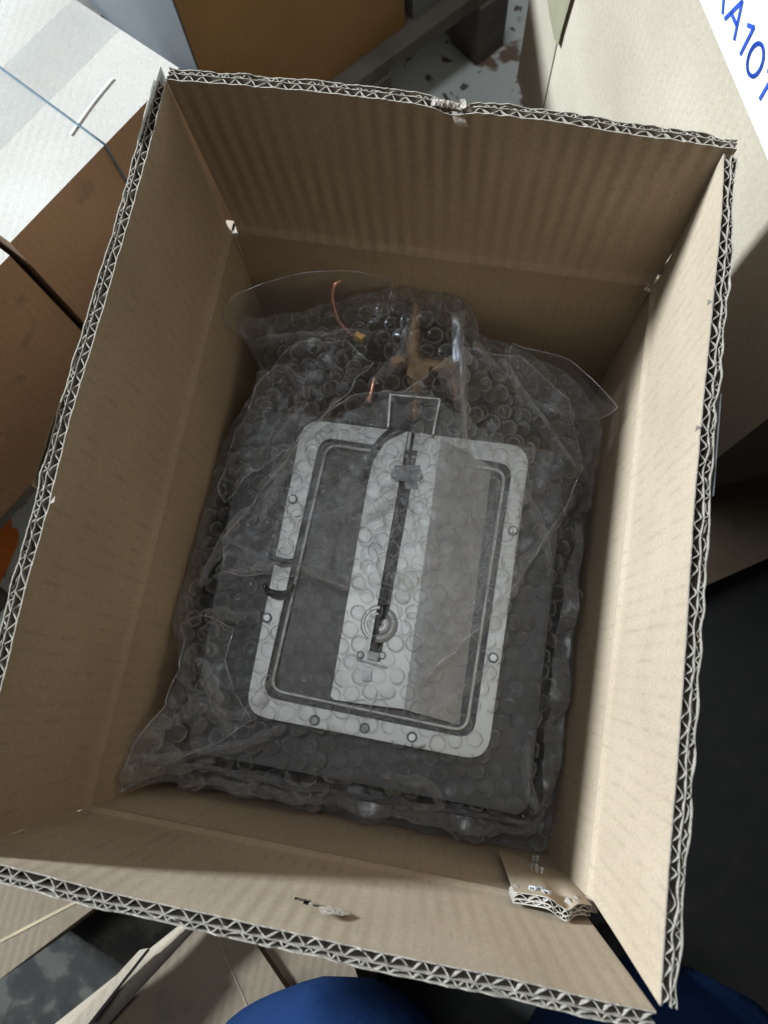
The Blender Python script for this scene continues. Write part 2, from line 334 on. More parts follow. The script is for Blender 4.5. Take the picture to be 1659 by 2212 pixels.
def make_flap(rim_px, c0, c1, outw, seed, mat_in, crush, holes=None, side_in=None, nbulge=0.0, mid_wave=0.0, side_m=2, tmax=lambda s: 1.0):
    rim = [at(u, v, ZR) for u, v in rim_px]
    c0, c1 = Vector(c0), Vector(c1); outw = Vector(outw)
    Ls = sum((b - a).length for a, b in zip(rim, rim[1:])); H = ZR - ZC
    # smooth the rim polyline with a light spline resample
    def P(s, t):
        a = c0.lerp(c1, s); b = pl(rim, s)
        # averaging takes the corners off the polyline
        if 0.03 < s < 0.97: b = (b * 2 + pl(rim, s - .03) + pl(rim, s + .03)) / 4
        p = a.lerp(b, t)
        p += outw * (nbulge * math.sin(math.pi * t) * math.sin(math.pi * s) + .0016 * nz(s * 3, t * 1.2, seed) * t)
        p += outw * (-.0018 * math.exp(-(t / .045) ** 2))
        p.z += (.0005 * nz(s * 60, seed) + .0004 * nz(s * 220, seed)) * (1 if t > .9 else 0)
        p.z += (tmax(s) - 1) * H * t
        return p
    def thick(s):
        k = 1 + .05 * nz(s * 9, seed, 2)
        for cs, wd, am in crush: k *= 1 - am * math.exp(-((s - cs) / wd) ** 2)
        return T * k
    ns = int(Ls / .0016); nt = 34
    root = None
    def sheet(off, th, ns, nt, wav=0.0, holes=None, jag=0.0):
        m_ = MB(); S = [i / ns for i in range(ns + 1)]; TT = [1 - ((1 - j / nt)) for j in range(nt + 1)]
        def q(s, t, side):
            k = thick(s) / T
            e = 1 + (jag * nz(s * 45, off * 900, seed + 5) if t > .85 else 0)
            o = (off + side * th) * (k if t > .55 else 1) + wav * nz(s * 38, off * 500, seed) * max(0, t - .6) / .4
            p = P(s, t) + outw * o
            p.z += (e - 1) * .004
            return p
        A = [[q(s, t, 0) for s in S] for t in TT]; B = [[q(s, t, 1) for s in S] for t in TT]
        uv = [[(s * Ls, t * H) for s in S] for t in TT]
        sk = (lambda i, j: holes(S[j], TT[i])) if holes else None
        m_.grid(A, 0, uv, sk); m_.grid([r[::-1] for r in B], 1, [r[::-1] for r in uv], (lambda i, j: holes(S[ns - 1 - j], TT[i])) if holes else None)
        m_.grid([[p + Vector((0, 0, 0.0001)) for p in A[-1]], [p + Vector((0, 0, 0.0001)) for p in B[-1]]], 2)
        for col in (0, -1):
            m_.grid([[r[col] for r in A], [r[col] for r in B]], side_m)
        return m_
    main = sheet(0, .0005, ns, nt, 0, holes, .12)
    root = part(carton, main, 'flap', [mat_in, KFL, KEDGE], smooth=False)
    part(root, sheet(.0043, .0003, ns, 4, mid_wave), 'middle_liner', [KFL, KFL, KEDGE])
    part(root, sheet(T - .0005, .0005, ns, 4, mid_wave * .7, None, .35), 'outer_liner', [KFL, KOUT, KEDGE])
    def flute(o0, o1, period, name, irr, th=.00042):
        n = max(2, round(Ls / period)); per = 8; m_ = MB(); A = []; B = []; cs = []
        for i in range(n * per + 1):
            s = i / (n * per); x = s * n
            ph = x + irr * nz(x * .8, seed, o0 * 1000) ; fr = ph - math.floor(ph)
            tri = 1 - abs(2 * fr - 1) * 1.0; wv = .5 - .5 * math.cos(math.pi * 2 * fr)
            h = (.55 * tri + .45 * wv) ; h = min(1, max(0, h))
            k = thick(s) / T
            cs.append((s, (o0 + (o1 - o0) * h) * k + irr * .0008 * nz(x * 1.7, seed, 9)))
        def row(t, dz):
            ra, rb = [], []
            for i, (s, o) in enumerate(cs):
                s0, o0_ = cs[max(i - 1, 0)]; s1, o1_ = cs[min(i + 1, len(cs) - 1)]
                tx, ty = (s1 - s0) * Ls, (o1_ - o0_); L = math.hypot(tx, ty) or 1
                nx, ny = -ty / L * th / 2, tx / L * th / 2
                along = (c1 - c0).normalized()
                base = P(s, t) + outw * (o if t > .5 else o)
                j = dz + (.0011 * nz(s * Ls * 330, seed, o0 * 999) if t >= 1 else 0)
                ra.append(base + along * nx + outw * ny + Vector((0, 0, j))); rb.append(base - along * nx - outw * ny + Vector((0, 0, j)))
            return ra, rb
        t1 = row(1, -.0004); t0 = row(.62, 0)
        m_.grid([t0[0], t1[0]], 0); m_.grid([t0[1][::-1], t1[1][::-1]], 0); m_.grid([t1[0], t1[1]], 1)
        return part(root, m_, name, [KFL, KEDGE], smooth=False)
    flute(.0006, .0042, .0085, 'large_fluting', .35)
    flute(.0047, T - .0006, .0064, 'small_fluting', .9)
    return root, P

def tear_hole(s, t):
    # puncture in the near flap
    return ((s - .487) / .030) ** 2 + ((t - .665 + (s - .487) * .9) / .020) ** 2 < 1
# far, right, near and left flaps (seen from the camera); rim lines follow the cut edge
far, Pfar = make_flap([(360, 170), (500, 181), (660, 197), (829, 218), (1000, 240), (1179, 258), (1370, 291), (1592, 325)],
    (XL + .005, YT, ZC), (XR - .001, YT, ZC), (0, 1, 0), 1.3, KTOP, [(.50, .012, .35), (.53, .02, .3), (.98, .03, .25)], tmax=lambda s: 1 - .03 * math.exp(-((s - .515) / .03) ** 2))
right, Pright = make_flap([(1563, 332), (1556, 451), (1539, 601), (1521, 829), (1501, 1092), (1482, 1373), (1461, 1654), (1446, 1825), (1431, 2038), (1424, 2172)],
    (XR, YT - .003, ZC), (XR, YB + .008, ZC), (1, 0, 0), 4.1, KIN, [(.06, .05, .15), (.35, .01, .2), (.44, .015, .15), (.98, .02, .2)], mid_wave=.0016)
near, Pnear = make_flap([(1418, 2181), (1270, 2155), (1129, 2122), (980, 2092), (829, 2058), (665, 2018), (500, 1982), (250, 1930), (0, 1868), (-104, 1844)],
    (XR - .004, YB, ZC), (XL + .0004, YB, ZC), (0, -1, 0), 8.7, KIN, [(.45, .02, .12), (.7, .05, .08)], holes=tear_hole, side_m=0)
left, Pleft = make_flap([(-101, 1846), (-30, 1600), (15, 1437), (50, 1287), (107, 1097), (150, 917), (218, 687), (300, 387), (357, 175)],
    (XL, YB + .0004, ZC), (XL, YT - .003, ZC), (-1, 0, 0), 12.2, KIN, [(.43, .012, -.12), (.75, .03, .12)])
far['label'] = 'far flap with washboard ripples and a crushed spot in its rim'
near['label'] = 'near flap with a small puncture'; right['label'] = 'brightly lit flap'; left['label'] = 'shaded flap'

# four walls below the fold, doubled sheets, and the bottom
def wall(p0, p1, outw, seed):
    p0, p1, outw = Vector(p0), Vector(p1), Vector(outw); m_ = MB(); ns, nh = 40, 26
    L = (p1 - p0).length
    lean = .016 if seed == 2 else 0
    def P(s, h, o):
        z = .010 + (ZC - .010) * h
        b = .0012 * nz(s * 3, h * 2, seed) * (1 - h ** 6) - lean * (1 - h) - .0018 * math.exp(-((1 - h) * ZC / .006) ** 2) - .0008 * math.exp(-(h / .1) ** 2)
        if h < 1: b += .0012 * math.sin(math.pi * h) * math.sin(math.pi * s)
        p = p0.lerp(p1, s) + outw * (b + o); p.z = z; return p
    Hs = [1 - (1 - k / nh) ** 1.6 for k in range(nh + 1)]
    A = [[P(i / ns, h, 0) for i in range(ns + 1)] for h in Hs]; B = [[P(i / ns, h, T) for i in range(ns + 1)] for h in Hs]
    uv = [[(i / ns * L, h * .32) for i in range(ns + 1)] for h in Hs]
    m_.grid(A, 0, uv); m_.grid([r[::-1] for r in B], 1, [r[::-1] for r in uv])
    m_.grid([A[-1], B[-1]], 1); m_.grid([[r[0] for r in A], [r[0] for r in B]], 2); m_.grid([[r[-1] for r in A], [r[-1] for r in B]], 2)
    return part(carton, m_, 'wall', [KIN, KOUT, KEDGE], smooth=True)
wall((XL, YT, 0), (XR, YT, 0), (0, 1, 0), 2); wall((XR, YT + T, 0), (XR, YB - .001, 0), (1, 0, 0), 3)
wall((XR, YB, 0), (XL, YB, 0), (0, -1, 0), 4); wall((XL, YB - T, 0), (XL, YT + T, 0), (-1, 0, 0), 5)
mb = MB(); mb.prism([(XL - T, YB - T), (XR + T, YB - T), (XR + T, YT + T), (XL - T, YT + T)], .001, .0095)
part(carton, mb, 'box_bottom', KIN)
# dark corner creases where the walls meet leave a narrow gap filled by the fold of the liner
for x, y, sx in ((XL, YT, 1), (XR, YT, -1)):
    mb = MB(); mb.tube([(x + sx * .0008, y - .0008, .02), (x + sx * .0008, y - .0008, ZC - .003)], .0012, 6)
    part(carton, mb, 'corner_crease', KIN, smooth=True)

# torn paper bits at the fold corners
def scrap(c, size, n, seed, root=carton, name='torn_liner', m=TORN, spread=1.0, flat=0.3):
    mb = MB(); rnd = random.Random(seed)
    for k in range(n):
        p = Vector(c) + Vector((rnd.uniform(-1, 1) * spread, rnd.uniform(-1, 1) * spread, rnd.uniform(-.3, .6))) * size
        a = Vector((rnd.uniform(-1, 1), rnd.uniform(-1, 1), rnd.uniform(-flat, flat))).normalized(); b = a.cross(Vector((rnd.uniform(-.3, .3), rnd.uniform(-.3, .3), 1))).normalized()
        s1, s2 = rnd.uniform(.3, 1) * size, rnd.uniform(.15, .5) * size; up = Vector((0, 0, rnd.uniform(0, .5) * size))
        rows = []
        for i in range(4):
            u = i / 3 * 2 - 1
            rows.append([p + a * s1 * u + b * s2 * v * (1 - .5 * u * u * rnd.uniform(.6, 1)) + up * (u * u * .6 + .3 * v * rnd.uniform(-1, 1)) for v in (-1, -.2, .5, 1)])
        mb.grid(rows)
    return part(root, mb, name, m)
scrap((XL + .004, YT - .0035, ZC + .001), .0024, 7, 1)
scrap((XR - .005, YT - .003, ZC + .001), .0024, 7, 2)
# crushed, torn notch in the far rim, with a curled tongue of liner
cn = at(985, 222, ZR - .001)
mb = MB(); rows = []
for k in range(46):
    a = k / 45; u = 930 + 94 * a; v = 219.5 + 15.5 * a; fl_ = math.sin(math.pi * a) ** .35
    row = []
    for j in range(9):
        b_ = j / 8; w_ = -15 * b_ + 1.5
        row.append(at(u + w_ * .12, v + w_, ZR) + Vector((.0006 * nz(k * .5, j * .7, 1), .0006 * nz(k * .6, j, 2), -.0035 + fl_ * (.0052 - .0030 * a) * math.sin(math.pi * min(1, .12 + b_ * .8)) + .0013 * nz(k * .55, j * .55, 6) + .0007 * nz(k * 1.6, j * 1.3, 8))))
    rows.append(row)
mb.grid(rows); part(far, mb, 'crushed_edge', TORN, smooth=True)
scrap(at(1003, 228, ZR - .001), .0036, 3, 31, far, 'torn_liner', KEDGE, .4, .1)
mb = MB(); rows = []
for i in range(9):
    a = i / 8
    rows.append([at(975 + 26 * v + 14 * a, 240 + 30 * a, ZR - .003 - .006 * a) + Vector((0, -.0022 * math.sin(a * 2.6), 0)) for v in (0, .25, .5, .75, 1)])
mb.grid(rows); part(far, mb, 'torn_tongue', TORN, smooth=True)
# white fibre where the cut liner shows at the right fold corner
mb = MB(); mb.face([at(1421, 600, ZC + .006), at(1428, 592, ZC + .010), at(1448, 560, ZC + .022), at(1440, 566, ZC + .020), at(1424, 588, ZC + .009)])
part(right, mb, 'torn_liner', KEDGE)
# nicks along the left and right rims: small lifted corners of liner
for root, px, sg in ((left, (117, 1085), 1), (right, (1504, 919), -1), (right, (1529, 647), -1)):
    mb = MB(); a = at(px[0], px[1], ZR + .001); b = at(px[0] + sg * 2, px[1] - 14 * sg, ZR + .002)
    mb.face([a, at(px[0] - 12 * sg * 1, px[1] + 4, ZR), b]); part(root, mb, 'lifted_nick', KEDGE)
# slivers of tape on the outside of the left flap
mb = MB(); rows = []
for u, v, o in ((349, 142, 0), (333, 200, .0004), (316, 255, .001), (300, 300, .0004)):
    rows.append([at(u - 2, v, ZR + .003 - .000) + Vector((-o, 0, 0)), at(u - 2, v, ZR) + Vector((-.0004 - o, 0, -.02))])
mb.grid(rows); part(left, mb, 'peeling_tape', plain('white_film_tape', (.8, .84, .84), .3, 0, .05), smooth=True)
mb = MB(); rows = []
for u, v, o in ((137, 870, 0), (118, 925, .0005), (103, 977, .0007), (88, 1020, .0004), (77, 1052, 0)):
    rows.append([at(u - 4, v, ZR) + Vector((-.0005 - o * .6, 0, .001)), at(u - 4, v, ZR) + Vector((-.0012 - o, 0, -.02))])
mb.grid(rows); part(left, mb, 'peeling_tape', TAPE_O, smooth=True)
mb = MB(); rows = []
for v in (850, 905, 960, 1015, 1070):
    u = 1553 - (v - 850) * .075
    rows.append([at(u, v, ZR) + Vector((.0009, 0, .0008)), at(u, v, ZR) + Vector((.0022 + .0008 * math.sin(v * .02), 0, -.02))])
mb.grid(rows); part(right, mb, 'peeling_tape', TAPE, smooth=True)
# lifted tongue by the puncture in the near flap
def near_pt(u, v, out=0.0):
    # point on the near flap's inner face (plane through fold and rim)
    n_ = Vector((0, 1, 0)); d = RM @ Vector(((u - CU) / FPX, -(v - CV) / FPX, -1)); p0 = Vector((0, YB, ZC))
    t = (p0 + Vector((0, out, 0)) - CAM).dot(n_) / d.dot(n_); return CAM + d * t
mb = MB()
mb.grid([[near_pt(688, 1958, .0003), near_pt(720, 1957, .0006), near_pt(757, 1974, .0003)], [near_pt(690, 1966, .0010), near_pt(718, 1966, .0014), near_pt(750, 1976, .0005)], [near_pt(696, 1974, .0014), near_pt(712, 1974, .0017), near_pt(738, 1978, .0006)]])
part(near, mb, 'torn_tongue', TORN, smooth=True)

# the glued joint tab: a strip of board folded in over the near wall at the right corner
TABM = KIN
def tab_pt(u, v, o): return near_pt(u, v, o)
tab_top = [(1110, 1926, .0075), (1150, 1932, .0085), (1185, 1939, .010), (1208, 1955, .0075), (1228, 1965, .0065), (1250, 1952, .0095), (1278, 1955, .0075)]
tab_bot = [(1076, 1836), (1120, 1850), (1150, 1860), (1170, 1868), (1185, 1875), (1205, 1880), (1222, 1884)]
mb = MB(); rows = []
for k in range(11):
    a = k / 10; r = []
    for (u, v, o), (u2, v2) in zip(tab_top, tab_bot):
        r.append(near_pt(u2 + (u - u2) * a, v2 + (v - v2) * a, .004 + (o - .004) * a ** 2))
    rows.append(r)
def densify(r, k=6):
    out = []
    for i in range(len(r) - 1):
        p0, p1, p2, p3 = r[max(i - 1, 0)], r[i], r[i + 1], r[min(i + 2, len(r) - 1)]
        for j in range(k):
            t = j / k; out.append(.5 * ((2 * p1) + (p2 - p0) * t + (2 * p0 - 5 * p1 + 4 * p2 - p3) * t * t + (3 * p1 - p0 - 3 * p2 + p3) * t ** 3))
    out.append(r[-1]); return out
rows = [densify(r) for r in rows]
uvs = [[(j * .001, i * .004) for j in range(len(r))] for i, r in enumerate(rows)]
mb.grid(rows, 0, uvs); back = [[p + Vector((0, -.0004, 0)) for p in r] for r in rows]
mb.grid([r[::-1] for r in back], 1); mb.grid([rows[-1], back[-1]], 1); mb.grid([[r[0] for r in rows], [r[0] for r in back]], 1)
tab = part(carton, mb, 'glue_tab', [KIN, KEDGE], smooth=False); tab['label'] = 'stapled joint tab with a ragged corrugated end'
topr = rows[-1]; depth = .0052
for name, amp0, amp1, per in (('large_fluting', .0003, .0030, 5), ('small_fluting', .0033, .0049, 4)):
    mb = MB(); A = []; B = []
    for i, p in enumerate(topr):
        h = abs(((i / per) % 1) * 2 - 1); o = amp0 + (amp1 - amp0) * h + .0003 * nz(i * .9)
        A.append(p + Vector((0, -o, .0002 * nz(i * 2.1)))); B.append(p + Vector((0, -o - .0004, 0)))
    lo = [[q + Vector((0, 0, -.02)) for q in A], [q + Vector((0, 0, -.02)) for q in B]]
    mb.grid([lo[0], A], 0); mb.grid([lo[1][::-1], B[::-1]], 0); mb.grid([A, B], 1); part(tab, mb, name, [KFL, KEDGE])
for off in (.0031, depth):
    mb = MB(); A = [p + Vector((0, -off, 0)) for p in topr]; B = [p + Vector((0, -off - .0005, 0)) for p in topr]
    lo = [[q + Vector((0, 0, -.02)) for q in A], [q + Vector((0, 0, -.02)) for q in B]]
    mb.grid([lo[0], A], 0); mb.grid([lo[1][::-1], B[::-1]], 0); mb.grid([A, B], 1); part(tab, mb, 'liner', [KFL, KEDGE])
# wire staples punched through the tab
for k, (u, v, a) in enumerate(((1082 + 72, 1866, .5), (1166, 1874, .4), (1152, 1915, .3), (1168, 1917, .9), (1182, 1924, .6), (1157, 1849, .8))):
    c = near_pt(u, v, .0095); mb = MB(); d = Vector((math.cos(a) * .6, .15, .55 + .3 * math.sin(a))).normalized(); e = Vector((0, 1, 0)).cross(d).normalized()
    mb.box(c, (d, e, d.cross(e)), (.0022, .0011, .0003)); mb.box(c + d * .002 + Vector((0, -.0015, 0)), (Vector((0, 1, 0)), e, d), (.0018, .0009, .0003))
    mb.box(c - d * .002 + Vector((0, -.0015, 0)), (Vector((0, 1, 0)), e, d), (.0018, .0009, .0003))
    part(tab, mb, 'staple', STEELB)

# ------------------------------------------------------------------ the steel appliance inside the wrap
ZB = 0.236; ZP = 0.246
appl = empty('steel_appliance', (0, 0, .0096), 'dark grey metal appliance with a pale steel cover plate, slotted raised channel and brass valve', 'appliance')
def rquad(px, z, r, seg=6, shrink=0.0):
    P = [V2(at(u, v, z)) for u, v in px]
    if shrink:
        c = sum(P, Vector((0, 0))) / 4
        P = [p + (c - p).normalized() * shrink * 1.4 for p in P]
    out = []
    for i in range(4):
        p, a, b = P[i], P[i - 1], P[(i + 1) % 4]; da = (a - p).normalized(); db = (b - p).normalized()
        for k in range(seg + 1):
            t = k / seg; q0 = p + da * r; q2 = p + db * r
            out.append(q0.lerp(p, t).lerp(p.lerp(q2, t), t))
    return out
def inset_ring(mb, o, zi, i, zo, mi=0):
    """band between loop o at height zi and loop i at height zo"""
    n = len(o)
    for k in range(n):
        j = (k + 1) % n; mb.face([(*o[k], zi), (*o[j], zi), (*i[j], zo), (*i[k], zo)], mi)
bodyq = rquad([(536, 880), (405, 1622), (1140, 1762), (1222, 985)], ZB, .012)
mb = MB(); n_ = len(bodyq)
mb.face([(*p, ZB) for p in bodyq]); mb.face([(*p, .0098) for p in bodyq[::-1]])
for k in range(n_):
    j = (k + 1) % n_; mb.face([(*bodyq[k], .0098), (*bodyq[j], .0098), (*bodyq[j], ZB), (*bodyq[k], ZB)])
part(appl, mb, 'casing', BODYM, bevel=.002)
fo = [(655, 905), (528, 1542), (1052, 1645), (1146, 966)]
fi = [(692, 944), (566, 1505), (1022, 1597), (1108, 1003)]
O = rquad(fo, ZP, .017); I = rquad(fi, ZP, .012)
G1 = rquad([(699, 951), (574, 1498), (1015, 1589), (1100, 1009)], ZP, .011)
G2 = rquad([(706, 958), (583, 1490), (1007, 1580), (1092, 1016)], ZP, .010)
G3 = rquad([(712, 963), (590, 1484), (1001, 1573), (1086, 1021)], ZP, .009)
mb = MB()
inset_ring(mb, O, ZB + .0005, O, ZP); inset_ring(mb, O, ZP, I, ZP); inset_ring(mb, I, ZP, I, ZP - .006)
part(appl, mb, 'cover_frame', STEEL, merge=.00002)
mb = MB(); inset_ring(mb, I, ZP - .006, G1, ZP - .0062); part(appl, mb, 'groove', BODYM)
mb = MB(); mb.tube([Vector((*p, ZP - .0022)) for p in G2 + G2[:1]], .0014, 8, cap=False); part(appl, mb, 'inner_bead', STEEL, smooth=True)
mb = MB(); mb.face([(*p, ZP - .0060) for p in G1]); part(appl, mb, 'recess_floor', DARKST)
# raised channel: two pale top strips either side of a slot, steep left side, gently sloping right side
ZT = ZP + .005
def A2(u, v, z): return at(u, v, z)
Lt = [A2(793, 1050, ZT), A2(806, 995, ZT), A2(832, 955, ZT), A2(880, 932, ZT)]
slotL = (A2(882, 930, ZT), A2(795, 1425, ZT)); slotR = (A2(909, 934, ZT), A2(821, 1429, ZT))
foldT, foldB = A2(952, 948, ZT), A2(872, 1532, ZT)
Bl = A2(714, 1504, ZT)
mb = MB()
bl2 = A2(722, 1512, ZT); bend = slotL[1].copy()
botm = [A2(797, 1450, ZT), A2(819, 1452, ZT)]
mb.face([Lt[0], Bl, bl2, A2(785, 1521, ZT), slotL[1], slotL[0], Lt[3], Lt[2], Lt[1]])
mb.face([slotL[1], A2(785, 1521, ZT), foldB, slotR[1]])
mb.face([slotR[0], slotR[1], foldB, foldT])
for a, b in ((slotL[0], slotL[1]), (slotL[1], slotR[1]), (slotR[1], slotR[0])):
    mb.face([a, b, b + Vector((0, 0, -.009)), a + Vector((0, 0, -.009))], 1)
lo = Vector((0, 0, -.0101))
ring = [Lt[3], Lt[2], Lt[1], Lt[0], Bl, bl2, A2(785, 1521, ZT), foldB]
for a, b in zip(ring, ring[1:]):
    mb.face([a, b, b + lo + Vector((-.0008, 0, 0)), a + lo + Vector((-.0008, 0, 0))])
R0, R1 = A2(1062, 1008, ZP - .0052), A2(992, 1566, ZP - .0052)
CH = mb; mb = MB(); rows = []
for k in range(9):
    a = k / 8; f_ = a ** 1.7; p, q = foldT.lerp(R0, a), foldB.lerp(R1, a); p.z = foldT.z + (R0.z - foldT.z) * f_; q.z = foldB.z + (R1.z - foldB.z) * f_; rows.append([p, q])
mb.grid(rows)
mb.face([A2(880, 1538, ZP - .0055)] + [r_[1] for r_ in rows]); part(appl, mb, 'sloping_side', plain('shaded_side_steel', (.30, .30, .295), .45, .3, .22, 24)); mb = CH  # darker steel colour stands in for shading on this slope
part(appl, mb, 'raised_channel', [STEEL, DARKST], merge=.00001, bevel=.0006)
mb = MB(); mb.face([A2(880, 928, ZT - .009), A2(795, 1428, ZT - .009), A2(821, 1430, ZT - .009), A2(908, 932, ZT - .009)]); part(appl, mb, 'slot_bottom', BLACK)
mb = MB(); mb.tube([A2(893, 935, ZT - .0035), A2(808, 1428, ZT - .0035)], .0013, 8); part(appl, mb, 'slot_rod', plain('dark_rod', (.03, .03, .032), .5, .3), smooth=True)
# pressed disc around the slot
c = A2(819, 1348, ZT + .0005)
def arc(r0, r1, a0, a1, z0, z1, name, m):
    mb = MB(); rows = []
    for r_, dz in ((r1 + .0005, 0), (r1, z1), (r0, z1), (r0 - .0005, z0)):
        rows.append([c + Vector((r_ * math.cos(a), r_ * math.sin(a), dz)) for a in [math.radians(a0 + (a1 - a0) * k / 30) for k in range(31)]])
    mb.grid(rows); part(appl, mb, name, m, smooth=True)
GD = plain('grey_disc', (.30, .30, .29), .45, .5); GL_ = plain('pale_disc_ring', (.55, .56, .55), .4, .6)
arc(.0075, .0132, -92, 62, 0, .0006, 'pressed_disc', GD); arc(.0022, .0068, -80, 50, 0, .0005, 'pressed_disc', STEEL)
arc(.0112, .0130, 98, 244, 0, .0006, 'pressed_disc', GL_); arc(.0072, .0082, 105, 236, 0, .0005, 'pressed_disc', GL_)
def bolt(u, v, z, r=.0028, h=.002, m=STEELB, name='bolt', root=appl):
    c = at(u, v, z); mb = MB(); mb.cyl(c + Vector((0, 0, .0004)), (0, 0, 1), r * 1.5, .0008, 16, 1)
    rot = (u * .37) % 1; poly = [(c.x + r * math.cos(rot + k * math.pi / 3), c.y + r * math.sin(rot + k * math.pi / 3)) for k in range(6)]
    mb.prism(poly, z + .0008, z + .0008 + h); mb.cyl(c + Vector((0, 0, .0008 + h)), (0, 0, 1), r * .5, .0012, 10)
    return part(root, mb, name, [m, WASHER])
WASHER = plain('dark_washer', (.10, .10, .10), .5, .4)
DB = plain('dark_bolt', (.16, .16, .16), .35, .8)
for u, v, m in ((680, 1556, DB), (788, 1573, DB), (890, 1592, STEELB), (577, 1335, STEELB), (1065, 1421, STEELB), (1108, 1147, STEELB), (633, 1079, STEELB)):
    bolt(u, v, ZP, .0026, .0018, m)
for u, v in ((853, 1027), (905, 1030), (779, 1415), (826, 1416)): bolt(u, v, ZT, .0019, .0015, DB)
# clamp straps across the slot
mb = MB(); c = at(880, 1022, ZT + .0022); mb.box(c, (Vector((.98, .17, 0)), Vector((-.17, .98, 0)), Vector((0, 0, 1))), (.0100, .0062, .0006))
mb.box(c + Vector((.0045, -.0085, -.0008)), (Vector((.98, .17, 0)), Vector((-.17, .98, 0)), Vector((0, 0, 1))), (.0045, .0030, .0005))
part(appl, mb, 'clamp_plate', plain('grey_clamp', (.13, .13, .14), .45, .5), bevel=.0004)
mb = MB(); c = at(803, 1433, ZT + .0016); mb.box(c, (Vector((.985, -.10, 0)), Vector((.10, .985, 0)), Vector((0, 0, 1))), (.0115, .0007, .0010))
mb.box(c + Vector((0, .0052, 0)), (Vector((1, 0, 0)), Vector((0, 1, 0)), Vector((0, 0, 1))), (.0042, .0030, .0012)); part(appl, mb, 'cross_bar', plain('grey_bar', (.25, .25, .25), .5, .5))
mb = MB(); c = at(793, 1459, ZT + .0022); mb.box(c, (Vector((.99, .12, 0)), Vector((-.12, .99, 0)), Vector((0, 0, 1))), (.0031, .0036, .0022)); part(appl, mb, 'square_nut', DB, bevel=.0004)
mb = MB(); mb.tube(densify([at(890, 905, ZT + .003), at(868, 922, ZT + .004), at(838, 934, ZT + .004), at(812, 962, ZT + .003), at(797, 1000, ZT + .001), at(775, 1035, ZP - .001)], 6), .0019, 8); part(appl, mb, 'black_cable', BLACK, smooth=True)
# upright sheet bracket at the head of the channel: its thin edges show as bright lines
mb = MB()
def fence(a, b, h, th, zb):
    a, b = Vector(a), Vector(b); a.z = b.z = zb; d = (b - a).normalized(); n = Vector((-d.y, d.x, 0))
    mb.box((a + b) / 2 + Vector((0, 0, h / 2)), (d, n, Vector((0, 0, 1))), ((b - a).length / 2, th / 2, h / 2))
zk = ZP + .012
fence(at(842, 852, zk), at(951, 862, zk), .012, .0009, ZP + .0002); fence(at(843, 854, zk), at(838, 922, zk), .012, .0013, ZP + .0002); fence(at(950, 864, zk), at(935, 938, zk), .012, .0013, ZP + .0002)
part(appl, mb, 'bracket', STEELB)
mb = MB(); mb.prism([V2(at(u, v, ZP)) for u, v in ((740, 905), (842, 925), (950, 940), (1040, 955), (1045, 930), (950, 866), (842, 856), (745, 890))], ZB + .0006, ZP - .002); part(appl, mb, 'mounting_plate', DARKST)
# brass valve with tee, nuts and spindle
ZV = ZP + .006
def ptv(u, v, dz=0): return at(u, v, ZV + dz)
mb = MB(); mb.tube([ptv(898, 648, .012), ptv(895, 700, .008), ptv(893, 775, .003)], [.0042, .0052, .0062], 12); part(appl, mb, 'valve_stem', BRASS, smooth=True)
mb = MB(); mb.tube([ptv(866, 778, .002), ptv(985, 800, .002)], [.0050, .0058], 12); mb.tube([ptv(893, 770, .004), ptv(900, 850, .002)], [.0078, .0058], 12); mb.cyl(ptv(903, 806, .005), (0, 0, 1), .0095, .010, 6)
valve = part(appl, mb, 'valve_body', BRASS)
mb = MB(); mb.cyl(ptv(968, 796, .003), (1, -.1, 0), .0090, .010, 6); mb.tube([ptv(975, 800, 0), ptv(985, 850, -.002), ptv(980, 865, -.003)], [.0060, .0052, .003], 10); part(appl, mb, 'valve_nut', BRASS)
mb = MB(); mb.tube([ptv(899, 845, 0), ptv(894, 905, -.001)], [.0042, .0028], 10); part(appl, mb, 'valve_spindle', BRASS, smooth=True)
mb = MB(); mb.tube([ptv(846, 784, .001), ptv(868, 780, .002)], [.005, .0062], 6); part(appl, mb, 'valve_nut', plain('orange_brass', (.34, .17, .06), .45, .5))
# copper feed pipe: a loop from a brass nut up over the head
ctl = [(772, 727, .002), (752, 716, .006), (735, 698, .012), (722, 668, .020), (717, 640, .026), (722, 616, .030), (740, 603, .030), (772, 598, .026), (805, 603, .018), (838, 618, .008), (862, 650, 0)]
mb = MB(); mb.tube(densify([ptv(*c) for c in ctl], 5), .0018, 10); part(appl, mb, 'copper_pipe', COPPER, smooth=True)
mb = MB(); mb.cyl(ptv(777, 729, .002), (ptv(790, 735) - ptv(760, 720)), .0042, .008, 6); part(appl, mb, 'pipe_nut', plain('yellow_brass', (.70, .42, .12), .35, .6))
mb = MB(); mb.tube([ptv(808, 815, .004), ptv(803, 842, .001), ptv(795, 868, 0)], [.0013, .0018, .0026], 8); part(appl, mb, 'pilot_pipe', COPPER, smooth=True)
# dark wire handle bent over the left side of the frame
for px in (((575, 1188), (594, 1208), (618, 1214), (640, 1208)), ((572, 1262), (578, 1276), (600, 1284), (622, 1280), (636, 1262))):
    mb = MB(); P_ = densify([at(u, v, ZP + .002 + .004 * math.sin(math.pi * i / (len(px) - 1))) for i, (u, v) in enumerate(px)], 5); mb.tube(P_, [.0008 + .0022 * math.sin(math.pi * i / (len(P_) - 1)) for i in range(len(P_))], 8); part(appl, mb, 'black_wire_loop', BLACK, smooth=True)

# ------------------------------------------------------------------ bubble wrap
wrap = empty('bubble_wrap', (0, 0, .0096), 'crumpled clear bubble wrap bag folded round the steel appliance in the box', 'bubble wrap')
